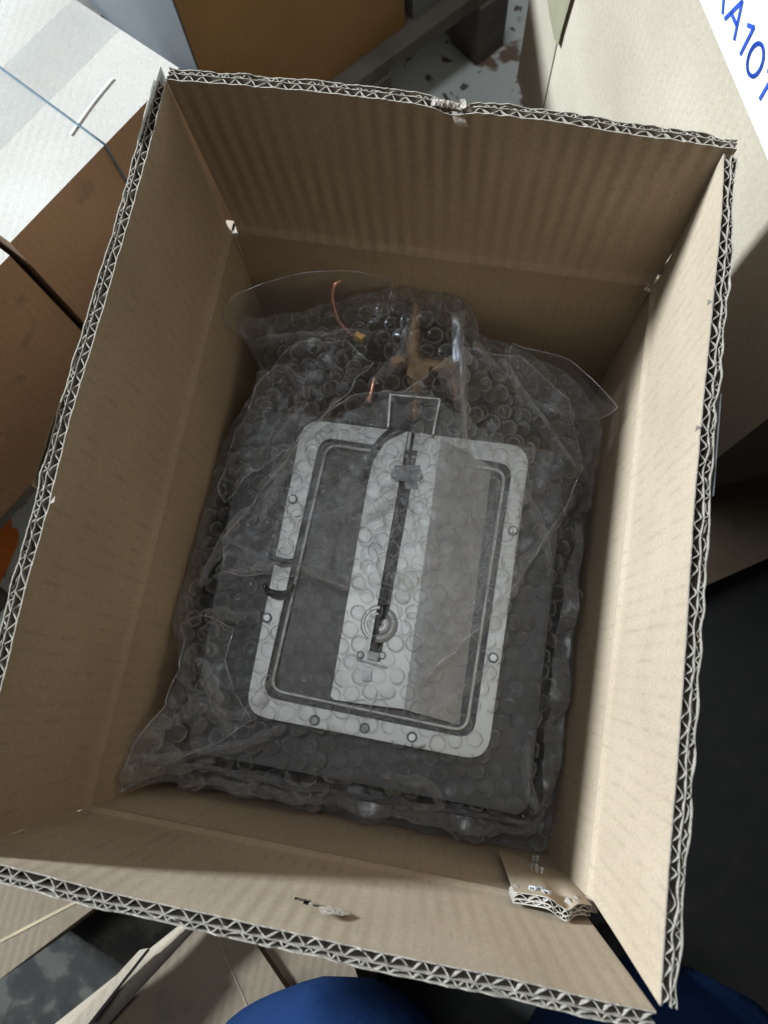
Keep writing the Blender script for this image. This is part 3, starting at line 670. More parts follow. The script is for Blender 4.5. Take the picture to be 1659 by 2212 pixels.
# outline of the wrap with the height of each point; clipped by the box walls
OUT = [(475, 690, .272), (520, 722, .262), (548, 752, .256), (562, 790, .250), (545, 850, .248), (505, 910, .246), (468, 985, .246), (440, 1060, .248), (410, 1160, .252), (392, 1240, .256), (375, 1300, .260),
       (372, 1345, .262), (384, 1400, .258), (388, 1450, .258), (362, 1515, .266), (320, 1560, .275), (282, 1602, .284), (258, 1670, .290), (246, 1716, .292), (278, 1706, .280), (330, 1690, .262), (372, 1688, .245),
       (480, 1708, .225), (600, 1732, .215), (720, 1760, .205), (850, 1785, .198), (980, 1808, .196), (1080, 1828, .194), (1160, 1842, .196), (1196, 1832, .200), (1203, 1780, .202), (1212, 1700, .205), (1222, 1560, .208),
       (1236, 1400, .210), (1250, 1250, .214), (1266, 1130, .216), (1285, 1010, .222), (1300, 930, .240), (1290, 880, .252), (1250, 830, .256), (1215, 800, .256), (1165, 780, .260), (1150, 765, .262), (1108, 748, .262), (1060, 736, .262),
       (1036, 725, .270), (1030, 690, .280), (1018, 660, .284), (1000, 640, .286), (962, 622, .286), (900, 616, .286), (850, 620, .284), (800, 632, .280), (735, 650, .274), (665, 668, .272), (600, 678, .272), (530, 684, .272)]
INN = [(900, 1000, .258), (850, 1200, .258), (800, 1450, .258), (700, 1450, .254), (620, 1500, .253), (650, 1000, .254), (1050, 1000, .254), (1080, 1300, .253), (1020, 1600, .253), (560, 1520, .252), (900, 870, .268), (900, 760, .276), (930, 690, .282),
       (980, 780, .276), (770, 730, .270), (700, 800, .262), (600, 880, .252), (1150, 900, .252), (1220, 1000, .244), (1180, 1200, .243), (1130, 1500, .242), (1130, 1740, .240), (900, 1690, .241), (640, 1650, .243), (470, 1600, .248),
       (420, 1480, .256), (440, 1300, .262), (480, 1150, .256), (540, 1000, .252), (330, 1640, .276), (520, 1350, .252), (680, 740, .268), (600, 740, .262), (1000, 1500, .253), (1180, 1700, .224), (1200, 1500, .226), (1215, 1300, .228), (1245, 1080, .232),
       (1000, 1790, .214), (800, 1750, .218), (600, 1705, .228), (500, 1680, .236)]
def clampbox(p): return Vector((min(max(p.x, XL + .0015), XR - .002), min(max(p.y, YB + .002), YT - .002), p.z))
ctrl = [clampbox(at(*q)) for q in OUT + INN]
outl = [V2(p) for p in ctrl[:len(OUT)]]
bodyP = [V2(p) for p in bodyq]; frameP = O
def inside(p, poly):
    c = False; n = len(poly); j = n - 1
    for i in range(n):
        a, b = poly[i], poly[j]
        if (a[1] > p[1]) != (b[1] > p[1]) and p[0] < (b[0] - a[0]) * (p[1] - a[1]) / (b[1] - a[1]) + a[0]: c = not c
        j = i
    return c
def segd(p, a, b):
    ab = b - a; t = max(0, min(1, (p - a).dot(ab) / max(ab.dot(ab), 1e-12))); return (p - a - ab * t).length
def edged(p, poly): return min(segd(p, poly[i], poly[(i + 1) % len(poly)]) for i in range(len(poly)))
FOLDS_PX = [[(560, 1062), (610, 1010), (650, 960), (700, 915), (740, 880)], [(470, 1250), (560, 1235), (650, 1232), (760, 1275)], [(440, 1330), (500, 1325), (540, 1335)], [(430, 1420), (470, 1500), (500, 1600)],
            [(385, 1460), (440, 1520), (520, 1545), (600, 1460)], [(990, 740), (992, 850), (1000, 960)], [(1080, 800), (1180, 920), (1240, 1000)], [(1020, 780), (1120, 850), (1210, 900)], [(1255, 1050), (1160, 1190), (1063, 1333), (980, 1400), (900, 1490)],
            [(300, 1625), (400, 1632), (520, 1610), (600, 1570)], [(620, 800), (660, 860), (590, 960)], [(760, 1130), (860, 1060)], [(540, 1100), (480, 1180), (440, 1270)], [(820, 1680), (920, 1700), (960, 1760)], [(1150, 1600), (1160, 1760)], [(420, 1650), (560, 1690), (760, 1730), (1000, 1770), (1150, 1790)]]
FOLDS = [[V2(at(u, v, .255)) for u, v in f] for f in FOLDS_PX]
def H(p):
    sw = sz = 0
    for c in ctrl:
        d2 = (c.x - p[0]) ** 2 + (c.y - p[1]) ** 2 + 1e-6; wgt = 1 / (d2 * d2 ** .6); sw += wgt; sz += wgt * c.z
    z = sz / sw
    q = Vector((p[0] * 34, p[1] * 34, 0))
    wr = abs(noise.noise(q)) * 2; wr2 = abs(noise.noise(q * 2.7 + Vector((5, 1, 0))))
    over = inside(p, frameP)
    z += (.0030 if over else .0062) * (.5 - wr) * .6 + .0016 * wr2
    for f in FOLDS:
        d = min(segd(Vector(p), f[i], f[i + 1]) for i in range(len(f) - 1))
        if d < .012: z += .0042 * math.exp(-(d / .0022) ** 2)
    if over: z = max(z, ZT + .0022)
    elif inside(p, bodyP): z = max(z, ZB + .0025)
    return z
XS = [p.x for p in outl]; YS = [p.y for p in outl]
X0, X1, Y0, Y1 = min(XS), max(XS), min(YS), max(YS); ST = .0021
NX, NY = int((X1 - X0) / ST) + 2, int((Y1 - Y0) / ST) + 2
HG = [[H((X0 + i * ST, Y0 + j * ST)) for i in range(NX)] for j in range(NY)]
def Hs(p):
    fx = min(max((p[0] - X0) / ST, 0), NX - 1.001); fy = min(max((p[1] - Y0) / ST, 0), NY - 1.001); i, j = int(fx), int(fy); a, b = fx - i, fy - j
    return (HG[j][i] * (1 - a) + HG[j][i + 1] * a) * (1 - b) + (HG[j + 1][i] * (1 - a) + HG[j + 1][i + 1] * a) * b
def Hn(p, e=.003):
    return Vector((-(Hs((p[0] + e, p[1])) - Hs((p[0] - e, p[1]))) / (2 * e), -(Hs((p[0], p[1] + e)) - Hs((p[0], p[1] - e))) / (2 * e), 1)).normalized()
def sheet_over(poly, lift, name, m, rim=True, seed=0, skirt=0.0, rimr=.0004):
    if seed:
        n_p = len(poly); sm = []
        for i in range(n_p):
            p0, p1, p2, p3 = poly[i - 1], poly[i], poly[(i + 1) % n_p], poly[(i + 2) % n_p]
            m1, m2 = (p1 * 4 + p0 + p2) / 6, (p2 * 4 + p1 + p3) / 6
            for j in range(4):
                t = j / 4; q = m1.lerp(m2, t); sm.append(q + Vector((nz(q.x * 70, q.y * 70, seed), nz(q.x * 70, q.y * 70, seed + 40))) * .0030)
        poly = sm
    mb = MB(); xs = [p.x for p in poly]; ys = [p.y for p in poly]; idx = {}
    import mathutils.geometry as mg
    st = ST; cells = []
    pts = []
    # interior grid points plus the outline itself, triangulated
    n0 = len(poly); dense = []
    for i in range(n0):
        a, b = poly[i], poly[(i + 1) % n0]; k = max(1, int((b - a).length / .004))
        for j in range(k):
            q = a.lerp(b, j / k); jj = .0008 * nz(q.x * 300, q.y * 300, seed); dense.append(q + Vector((jj, -jj)))
    pts = list(dense); x = min(xs) + st
    while x < max(xs):
        y = min(ys) + st
        while y < max(ys):
            q = Vector((x, y))
            if inside(q, poly) and edged(q, poly) > st * .6: pts.append(q)
            y += st
        x += st
    edges = [(i, (i + 1) % len(dense)) for i in range(len(dense))]
    vs, es, fs, *_ = mg.delaunay_2d_cdt(pts, edges, [], 1, 1e-7)
    V = [(v.x, v.y, Hs(v) + lift + (.0010 * nz(v.x * 60, v.y * 60, seed + 3) if seed else 0)) for v in vs]
    mb.v = V; mb.f = [tuple(f) for f in fs]; mb.m = [0] * len(fs); mb.uv = [[(V[i][0], V[i][1]) for i in f] for f in fs]
    o = part(wrap, mb, name, m, smooth=True)
    if skirt:
        mb = MB(); ring = dense + [dense[0]]; c = Vector((0, 0)); rows = []
        for k, (dz, dx) in enumerate(((0, 0), (.006, -.0004), (.02, .001), (.05, .004), (skirt, .008))):
            rows.append([Vector((*(q + (c - q).normalized() * (dx + .001 * nz(q.x * 90, q.y * 90, k)))[:], max(Hs(q) + lift - dz, .0105))) for q in ring])
        mb.grid(rows); part(wrap, mb, 'wrap_side', FSIDE, smooth=True)
    if rim:
        mb = MB(); mb.tube([Vector((q.x, q.y, Hs(q) + lift + .0003)) for q in dense + [dense[0]]], rimr, 5, cap=False); part(o, mb, 'folded_edge', FEDGE, smooth=True)
    return o
sheet_over(outl, 0, 'film_sheet', FILM, skirt=.12, rim=False)
L2 = [(700, 905), (760, 850), (860, 900), (1000, 760), (1120, 770), (1240, 860), (1280, 1010), (1252, 1055), (1160, 1192), (1063, 1333), (985, 1402), (900, 1500), (860, 1560), (1000, 1560), (900, 1320), (770, 1278), (650, 1236), (560, 1240), (470, 1255), (480, 1180), (560, 1062)]
L2 = [(700, 905), (760, 850), (860, 900), (1000, 760), (1120, 770), (1240, 860), (1280, 1010), (1252, 1055), (1160, 1192), (1063, 1333), (985, 1402), (900, 1500), (868, 1420), (880, 1290), (770, 1278), (650, 1236), (560, 1240), (470, 1255), (480, 1180), (560, 1062)]
L2w = [V2(clampbox(at(u, v, .256))) for u, v in L2]
sheet_over(L2w, .0042, 'overlapping_sheet', FILM2, seed=3)
L3w = [V2(clampbox(at(u, v, .262))) for u, v in ((250, 1712), (262, 1670), (288, 1605), (366, 1520), (392, 1450), (388, 1330), (440, 1325), (520, 1340), (470, 1420), (500, 1500), (560, 1560), (480, 1600), (380, 1640), (310, 1690))]
sheet_over(L3w, .0048, 'crumpled_corner', FILM2, seed=9)
L4w = [V2(clampbox(at(u, v, .225))) for u, v in ((372, 1684), (420, 1660), (760, 1730), (1020, 1775), (1110, 1790), (1150, 1796), (1166, 1770), (1172, 1700), (1186, 1500), (1208, 1300), (1252, 1100), (1275, 1080), (1236, 1400), (1212, 1700), (1192, 1826), (1080, 1824), (850, 1780), (600, 1728))]
sheet_over(L4w, .0030, 'side_fold', FSIDE, seed=14, rim=False)
L5w = [V2(clampbox(at(u, v, .262))) for u, v in ((560, 790), (640, 740), (760, 745), (830, 800), (760, 850), (690, 900), (610, 980), (540, 1010), (470, 1100), (450, 1060), (505, 915))]
sheet_over(L5w, .0036, 'overlapping_sheet', FILM2, seed=21)
mb = MB()   # strip of clear tape down over the head
rows = []
for k in range(18):
    a = k / 17; v = 700 + 262 * a; u = 986 + 12 * a
    rows.append([Vector((q.x, q.y, Hs(q) + .0062 + .0006 * nz(k * .7, i))) for i, q in enumerate([V2(at(u + du, v, .268)) for du in (-13, -6, 1, 8, 15)])])
mb.grid(rows); part(wrap, mb, 'tape_strip', TAPE, smooth=True)
# milky creases where the film is gathered along the folds
for fi_, f in enumerate(FOLDS_PX + [[(480, 700), (540, 735), (640, 745), (740, 740), (830, 745)], [(590, 965), (600, 1040), (560, 1130)], [(880, 740), (860, 800), (800, 850)], [(1110, 1040), (1180, 1130), (1190, 1240)],
                                     [(900, 1560), (980, 1500), (1060, 1440)], [(1020, 1100), (1060, 1200), (1010, 1330)], [(300, 1600), (380, 1560), (430, 1500)], [(270, 1690), (350, 1660), (460, 1650)], [(640, 1120), (720, 1110), (790, 1060)]]):
    P_ = densify([at(u, v, .258) for u, v in f], 14); mb = MB(); rows = []
    for k, q in enumerate(P_):
        t = (P_[min(k + 1, len(P_) - 1)] - P_[max(k - 1, 0)]); n2 = Vector((-t.y, t.x, 0)).normalized(); a = k / (len(P_) - 1)
        w_ = (.0034 + .0042 * abs(nz(k * .13, fi_))) * (math.sin(math.pi * min(1, a * 1.0)) ** .5 + .05)
        row = []
        for j, o_ in enumerate((-1, -.45, 0, .5, 1)):
            e = clampbox(q + n2 * (w_ * (o_ + .5 * nz(k * .25, j, fi_)) + .004 * nz(k * .09, fi_, 5))); row.append(Vector((e.x, e.y, Hs(e) + .0058 + (.0022 if j == 2 else .0008 if j in (1, 3) else -.0012) + .0008 * nz(k * .5, j, fi_))))
        rows.append(row)
    mb.grid(rows); part(wrap, mb, 'film_crease', FFOLD, smooth=True)

# bubbles
RB = .0061
def bubble_mesh(k, seg=14):
    rnd = random.Random(k); mb = MB(); h = RB * rnd.choice((.30, .44, .52, .58, .66))
    prof = [(1.03, 0), (.97, .30), (.86, .68), (.64, .93), (.34, 1.0)]
    dent = rnd.uniform(0, .9); da = rnd.uniform(0, 6.28); rows = []
    for r, z in prof:
        row = []
        for i in range(seg + 1):
            a = 2 * math.pi * (i % seg) / seg; x, y = r * math.cos(a), r * math.sin(a)
            zz = z * h - dent * h * .5 * max(0, math.cos(a - da)) * z * (1 if r < .95 else .3) + h * .20 * noise.noise(Vector((x * 2.4, y * 2.4, k * 3.1))) * z
            rr = 1 + .07 * noise.noise(Vector((math.cos(a) * 1.5, math.sin(a) * 1.5, k)))
            row.append(Vector((x * RB * rr, y * RB * rr, zz)))
        rows.append(row)
    mb.grid(rows)
    top = rows[-1][:-1]; c = sum(top, Vector()) / len(top)
    for i in range(seg): mb.face([top[i], top[(i + 1) % seg], c + Vector((0, 0, h * .02))])
    me_o = mb.build('bubble', FBUB, None, True, merge=1e-6); me = me_o.data; D.objects.remove(me_o); return me
BM = [bubble_mesh(k) for k in range(10)]
cent = V2(at(850, 1240, .255)); spots = []
def lay(poly, lift, ang, ofs, seed, prob=1.0, margin=.003):
    pitch = RB * 2.16; ca, sa = math.cos(ang), math.sin(ang); rnd = random.Random(seed)
    for i in range(-48, 49):
        for j in range(-52, 53):
            x = (i + (j % 2) * .5) * pitch + ofs[0]; y = j * pitch * .866 + ofs[1]
            x, y = x + .0024 * nz(x * 28, y * 28, seed), y + .0024 * nz(x * 28, y * 28, seed + 7)
            q = Vector((x * ca - y * sa, x * sa + y * ca))
            if not (X0 < q.x < X1 and Y0 < q.y < Y1) or not inside(q, poly) or edged(q, poly) < margin or rnd.random() > prob: continue
            n = Hn(q); s = rnd.uniform(.86, 1.07); n = (n + Vector((rnd.uniform(-.3, .3), rnd.uniform(-.3, .3), 0))).normalized()
            spots.append(((q - cent).length, Vector((q.x, q.y, Hs(q) + lift + .0002)), n, rnd.uniform(0, 6.28), s, rnd.randrange(10)))
lay(outl, 0, math.radians(12), (0, 0), 1, .95)
lay(L2w, .0044, math.radians(-8), (.004, .002), 2, .75)
lay(L3w, .0050, math.radians(35), (.002, .001), 3, .9)
lay(L5w, .0038, math.radians(22), (.001, .005), 4, .9)
lay(L4w, .0032, math.radians(17), (.001, .005), 5, .8)
spots.sort(key=lambda q: q[0])
def bmat(sp):
    _, p, n, a, s, k = sp
    q = n.to_track_quat('Z', 'Y').to_matrix().to_4x4()
    return Matrix.Translation(p) @ q @ Matrix.Rotation(a, 4, 'Z') @ Matrix.Scale(s, 4)
inv = Matrix.Translation(-Vector(wrap.location))
for sp in spots[:300]:
    o = D.objects.new('bubble', BM[sp[5]]); COL.objects.link(o); o.parent = wrap
    o.matrix_basis = inv @ bmat(sp)
mb = MB()
tmpl = [([v.co.copy() for v in m.vertices], [tuple(f.vertices) for f in m.polygons]) for m in BM]
for sp in spots[300:]:
    M = bmat(sp); vs, fs = tmpl[sp[5]]; b = len(mb.v)
    mb.v += [tuple(M @ v) for v in vs]; mb.f += [tuple(i + b for i in f) for f in fs]; mb.m += [0] * len(fs); mb.uv += [[(0, 0)] * len(f) for f in fs]
part(wrap, mb, 'bubble_cells', FBUB, smooth=True, kind='stuff')
print('bubbles', len(spots))

# clear, bubble-free film ends standing up at the two far corners
def film_flap(rowspx, name, edges=True):
    rowspx = [[(u + 3 * nz(u * .02, v * .02), v + 4 * nz(v * .02, u * .02, 4), z) for u, v, z in r] for r in rowspx]
    rows = [densify([clampbox(at(*q)) for q in r], 6) for r in rowspx]
    # densify across rows
    cols = [densify([r[i] for r in rows], 6) for i in range(len(rows[0]))]
    g = [[cols[i][j] + Vector((0, 0, .0014 * nz(i * .22, j * .22, 4))) for i in range(len(cols))] for j in range(len(cols[0]))]
    mb = MB(); mb.grid(g); o = part(wrap, mb, name, FCLR, smooth=True)
    if edges:
        mb = MB(); mb.tube(g[0], .00032, 5, cap=False); mb.tube([r[0] for r in g], .0003, 5, cap=False); mb.tube([r[-1] for r in g], .0003, 5, cap=False)
        part(o, mb, 'film_edge', FEDGE, smooth=True)
    return o
film_flap([[(508, 636, .318), (560, 617, .316), (640, 592, .312), (728, 583, .308), (800, 592, .300), (850, 606, .294)],
           [(476, 672, .312), (545, 660, .300), (640, 632, .296), (728, 622, .292), (790, 625, .288), (845, 628, .286)],
           [(482, 704, .296), (540, 715, .280), (630, 700, .276), (720, 690, .276), (780, 680, .278), (840, 650, .282)],
           [(520, 728, .276), (560, 765, .262), (630, 760, .264), (710, 750, .266), (770, 720, .270), (840, 690, .276)]], 'clear_film_end')
film_flap([[(488, 646, .322), (550, 690, .300), (600, 700, .285), (680, 672, .285)], [(500, 680, .300), (560, 730, .280), (620, 770, .270), (690, 740, .270)]], 'clear_film_end', False)
film_flap([[(1108, 742, .280), (1150, 756, .290), (1220, 772, .300), (1270, 812, .302), (1336, 878, .300)],
           [(1100, 770, .272), (1140, 800, .280), (1200, 830, .290), (1250, 870, .292), (1312, 896, .290)],
           [(1120, 830, .262), (1160, 860, .268), (1200, 890, .272), (1240, 905, .278), (1285, 910, .276)]], 'clear_film_end')
film_flap([[(1218, 772, .306), (1262, 824, .304), (1300, 862, .300), (1334, 882, .300)], [(1216, 862, .284), (1250, 880, .286), (1280, 892, .286), (1300, 898, .288)], [(1212, 908, .272), (1240, 907, .276), (1262, 905, .280), (1290, 902, .284)]], 'clear_film_end', False)

# ------------------------------------------------------------------ cartons around
def carton_at(px, zt, zb, name, label, m, grp=None, th=None, extra=None):
    poly = [V2(at(u, v, zt)) for u, v in px]
    c = sum(poly, Vector((0, 0))) / len(poly)
    root = empty(name, (c.x, c.y, zb), label, 'box', grp)
    mb = MB(); mb.prism(poly, zb, zt); part(root, mb, 'carton_body', m, bevel=.003)
    return root, poly
# left stack: two sealed cartons side by side on a pallet
def quadbox(A, B, depth, zt, zb, m, name, label, grp):
    """A,B: top edge facing us (XY); the carton runs 'depth' away to the left of A->B"""
    d = (B - A).normalized(); n = Vector((-d.y, d.x)); poly = [A, B, B + n * depth, A + n * depth]
    c = sum(poly, Vector((0, 0))) / 4; root = empty(name, (c.x, c.y, zb), label, 'box', grp)
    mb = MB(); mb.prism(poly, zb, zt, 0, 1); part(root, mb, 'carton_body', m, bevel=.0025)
    return root, poly, d, n
ZTL, ZPAL = .35, .122
A1, B1 = V2(at(22, 524, ZTL)), V2(at(345, 190, ZTL))
far_c = V2(at(345, 115, ZTL)); dd = (B1 - A1).normalized()
# far end of the top edge: where the right end meets the carton's own far side (195,0)-(345,115)
e2 = (V2(at(195, 0, ZTL)) - far_c).normalized()
t_ = ((far_c - A1).x * e2.y - (far_c - A1).y * e2.x) / (dd.x * e2.y - dd.y * e2.x); B1 = A1 + dd * t_
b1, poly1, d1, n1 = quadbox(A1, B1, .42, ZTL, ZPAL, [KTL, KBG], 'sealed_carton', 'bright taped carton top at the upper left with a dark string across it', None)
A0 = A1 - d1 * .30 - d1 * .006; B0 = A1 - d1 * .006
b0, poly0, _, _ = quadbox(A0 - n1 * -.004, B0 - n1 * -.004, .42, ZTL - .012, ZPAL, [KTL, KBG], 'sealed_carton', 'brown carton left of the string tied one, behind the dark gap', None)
# packing tape strips over its top, a string and a flap seam
def topstrip(root, pts, z, name, m, th=.0004):
    mb = MB(); mb.prism([V2(p) for p in pts], z, z + th); return part(root, mb, name, m)
P1 = lambda a, b: A1 + d1 * a + n1 * b
Lw = (B1 - A1).length
TPM = plain('clear_gloss_tape', (.47, .47, .44), .35, 0, .06, 12, .0003)
TPM2 = film('clear_packing_tape', 0.10, 0.3, haze=(.74, .73, .68), rough=.25, wr=.0004, wscale=30, hz=.8)
topstrip(b1, [P1(.0, .060), P1(Lw, .060), P1(Lw, .11), P1(.0, .11)], ZTL + .0002, 'packing_tape', TPM2, .00008)
topstrip(b1, [P1(.0, .155), P1(Lw * .9, .155), P1(Lw * .9, .1558), P1(.0, .1558)], ZTL - .0002, 'flap_seam', KBG, .0003)

sA, sB = V2(at(-10, 140, ZTL)), V2(at(186, 284, ZTL))
sd = (sB - sA).normalized()
mb = MB(); tt = (A1 - sA).dot(n1) / sd.dot(n1); sE = sA + sd * tt
pts = [Vector((*(sA - sd * .2), ZTL + .0012))] + [Vector((*(sA.lerp(sE, k / 8)), ZTL + .0011)) for k in range(9)] + [Vector((*(sE - n1 * .0012), ZTL - .001)), Vector((*(sE - n1 * .0012), ZTL - .02)), Vector((*(sE - n1 * .0012), ZPAL + .01))]
mb.tube(pts, .0008, 6); part(b1, mb, 'string', plain('blue_grey_string', (.06, .11, .14), .7), smooth=True)
mb = MB(); rows = []   # curled loose end of tape standing off the top
for k in range(9):
    a = k / 8; u, v = 152 + 92 * a, 290 - 122 * a - 5 * math.sin(a * 3.1)
    rows.append([at(u - 3, v, ZTL + .0008), at(u + .5, v + .5, ZTL + .0012)])
mb.grid(rows); part(b1, mb, 'loose_tape_end', plain('white_tape_end', (.50, .50, .48), .25), smooth=True)
# pallet under the stack
PALW = plain('dark_pallet_wood', (.10, .085, .07), .85, 0, .3, 25, .001)
def pallet(name, label, O_, d, n, L, Wd, top, hb=.018, grp=None):
    root = empty(name, (O_.x, O_.y, 0), label, 'pallet', grp); X, Y, Z = Vector((d.x, d.y, 0)), Vector((n.x, n.y, 0)), Vector((0, 0, 1)); O3 = Vector((O_.x, O_.y, 0))
    nb = 5; bw = Wd / nb
    for k in range(nb):
        mb = MB(); mb.box(O3 + X * L / 2 + Y * (bw * (k + .5)) + Z * (top - hb / 2), (X, Y, Z), (L / 2, bw * .42, hb / 2)); part(root, mb, 'deck_board', PALW, bevel=.001)
    for i in range(3):
        for k in range(3):
            mb = MB(); mb.box(O3 + X * (L * (.06 + .44 * i)) + Y * (Wd * (.06 + .44 * k)) + Z * ((top - hb) / 2 + .0), (X, Y, Z), (L * .055, Wd * .055, (top - hb) / 2 - .0005)); part(root, mb, 'pallet_block', PALW, bevel=.001)
    return root
pallet('wooden_pallet', 'dark wooden pallet under the two cartons left of the open box', A0 - d1 * .02 - n1 * .0, d1, n1, Lw + .36, .46, ZPAL - .0008)

# upper middle: tall brown carton on a dark pallet
zb = .10; a = V2(at(875, 55, zb)); b = V2(at(705, 178, zb)); dB = (a - b).normalized(); nB = Vector((-dB.y, dB.x))
corner = None
# vertical corner edge through (387,0)-(442,145): slide along the bottom line until it projects there
def pix(p):
    q = RM.transposed() @ (Vector(p) - CAM); return CU + FPX * q.x / -q.z, CV - FPX * q.y / -q.z
best = 9e9
for k in range(600):
    q = b - dB * (k * .001); u, v = pix((q.x, q.y, .45)); du = abs(u - (387 + v * .379))
    if du < best: best, corner = du, q
Wb = (a - corner).length + .0
KBM = kraft('kraft_brown_carton', (0.27, 0.155, 0.065), 0.007, bump=0.0001)
mb = MB(); poly = [corner, corner + dB * Wb, corner + dB * Wb + nB * .4, corner + nB * .4]
b2 = empty('tall_brown_carton', (corner.x, corner.y, zb), 'tall plain brown carton on the dark pallet behind the far flap', 'box')
mb.prism(poly, zb, .335); part(b2, mb, 'carton_body', KBM, bevel=.003)
mb = MB(); gq = corner - dB * .0012
mb.box(Vector((gq.x, gq.y, .215)) + Vector((nB.x, nB.y, 0)) * .19, (Vector((nB.x, nB.y, 0)), Vector((dB.x, dB.y, 0)), Vector((0, 0, 1))), (.19, .0008, .11)); part(b2, mb, 'lit_side_panel', plain('grey_lit_face', (.10, .10, .10), .45, 0, .08, 10, .002))  # added panel: grey window light on the carton's left face, put into colour
pal2 = pallet('wooden_pallet', 'dark wooden pallet under the tall brown carton', corner - dB * .02 - nB * .03, dB, nB, Wb + .16, .46, zb - .0008)
# grey crate end standing on that pallet beyond the carton
GREY = plain('grey_plastic', (.16, .165, .17), .5, 0, .1, 12)
g0 = corner + dB * (Wb + .012) + nB * .0; gr = empty('grey_crate', (g0.x, g0.y, zb), 'grey crate beside the tall brown carton on the same pallet', 'crate')
mb = MB(); mb.prism([g0, g0 + dB * .11, g0 + dB * .11 + nB * .3, g0 + nB * .3], zb, .24); part(gr, mb, 'crate_body', GREY, bevel=.004)

# upper right: tall pale carton with a stuck-on lettered label
ZK = .12; K = V2(at(1117, 172, ZK)); aa = math.radians(-66.4); dR = Vector((math.cos(aa), math.sin(aa))); nR = Vector((-dR.y, dR.x)) # nR points away (right)
def onface(u, v, off=0.0):
    n3 = Vector((nR.x, nR.y, 0)); d = RM @ Vector(((u - CU) / FPX, -(v - CV) / FPX, -1)); P0 = Vector((K.x, K.y, 0)) - n3 * off
    t = (P0 - CAM).dot(n3) / d.dot(n3); return CAM + d * t
LR = (V2(onface(1600, 950)) - K).dot(dR)
b3 = empty('pale_carton', (K.x, K.y, ZK), 'tall pale cardboard carton with a white label in blue letters, beyond the right corner', 'box')
mb = MB(); mb.prism([K, K + dR * LR, K + dR * LR + nR * .35, K + nR * .35], ZK, .70); part(b3, mb, 'carton_body', KPALE, bevel=.003)
def onface(u, v, off=0.0):
    n3 = Vector((nR.x, nR.y, 0)); d = RM @ Vector(((u - CU) / FPX, -(v - CV) / FPX, -1)); P0 = Vector((K.x, K.y, 0)) - n3 * off
    t = (P0 - CAM).dot(n3) / d.dot(n3); return CAM + d * t
def onf(sx, z, off): return Vector((K.x + dR.x * sx - nR.x * off, K.y + dR.y * sx - nR.y * off, z))
def face_sz(u, v):
    p = onface(u, v); return (V2(p) - K).dot(dR), p.z
# lapped joint strip and tape on the near-left edge
s0, z0 = face_sz(1203, 100)
mb = MB(); mb.face([onf(.0005, ZK + .003, .0009), onf(s0, ZK + .003, .0011), onf(s0, .69, .0011), onf(.0005, .69, .0009)]); mb.face([onf(s0, ZK + .003, .0011), onf(s0, ZK + .003, .0001), onf(s0, .69, .0001), onf(s0, .69, .0011)])
part(b3, mb, 'lap_joint', kraft('kraft_lap_joint', (0.34, 0.29, 0.215), 0.007, bump=0.0001))
mb = MB(); mb.face([onface(1182, 0, .003), onface(1186, 30, .003), onface(1197, 85, .003), onface(1205, 100, .003), onface(1212, 70, .003), onface(1222, 35, .003), onface(1232, 0, .003), onface(1250, -60, .003), onface(1200, -60, .003)])
part(b3, mb, 'packing_tape', TAPE_O)
_, zl = face_sz(1587, 167)
WHITE = plain('white_label_paper', (.86, .88, .90), .5, 0, .02, 40); INK = plain('blue_ink', (.02, .07, .42), .5, 0, .35, 420)
print('LR', LR)
pallet('wooden_pallet', 'dark wooden pallet under the tall pale lettered carton', K + dR * .06 + nR * .10, dR, nR, LR - .1, .24, ZK - .0008)
s1, zt1 = face_sz(1640, 0)
sL, zz = face_sz(1515, 0)
lab_h = .054
mb = MB(); mb.box(onf(LR - .1605, zl + lab_h / 2, .0006), (Vector((dR.x, dR.y, 0)), Vector((nR.x, nR.y, 0)), Vector((0, 0, 1))), (.16, .0004, lab_h / 2)); lab = part(b3, mb, 'white_label', WHITE)
# letters drawn as ribbons: (x, y) strokes in units of the cap height
GL = {'R': ([[(0, 0), (0, 1)], [(0, 1), (.32, 1), (.5, .9), (.52, .75), (.46, .58), (.3, .5), (0, .5)], [(.28, .5), (.58, 0)]], .74),
      'A': ([[(0, 0), (.30, 1)], [(.30, 1), (.62, 0)], [(.12, .36), (.50, .36)]], .80), '1': ([[(.02, .80), (.24, 1)], [(.24, 1.0), (.24, 0)]], .50),
      '0': ([[(.5 * .55 + .275 * math.cos(t * math.pi / 12), .5 + .5 * math.sin(t * math.pi / 12)) for t in range(25)]], .77)}
fA = [face_sz(*q) for q in ((1559, 75 - 4), (1598, 153))]   # baseline, foot to foot
sa_, za_ = face_sz(1559 + (0) , 72); sb_, zb_ = face_sz(1600, 152)
top_s, top_z = face_sz(1565 + 62, 4)
sA0, zA0 = face_sz(1571, 39); sA1, zA1 = face_sz(1591, 84); sAt, zAt = face_sz(1610, 4.5)
s0_, z0_ = face_sz(1665, 295 + 0)
capH = (zAt - (zA0 + zA1) / 2); scx = (sA1 - sA0) / .62
base = (zA0 + zA1) / 2
print('label', K, zl, base, capH, scx, sA0, sA1, 'R end', sL)
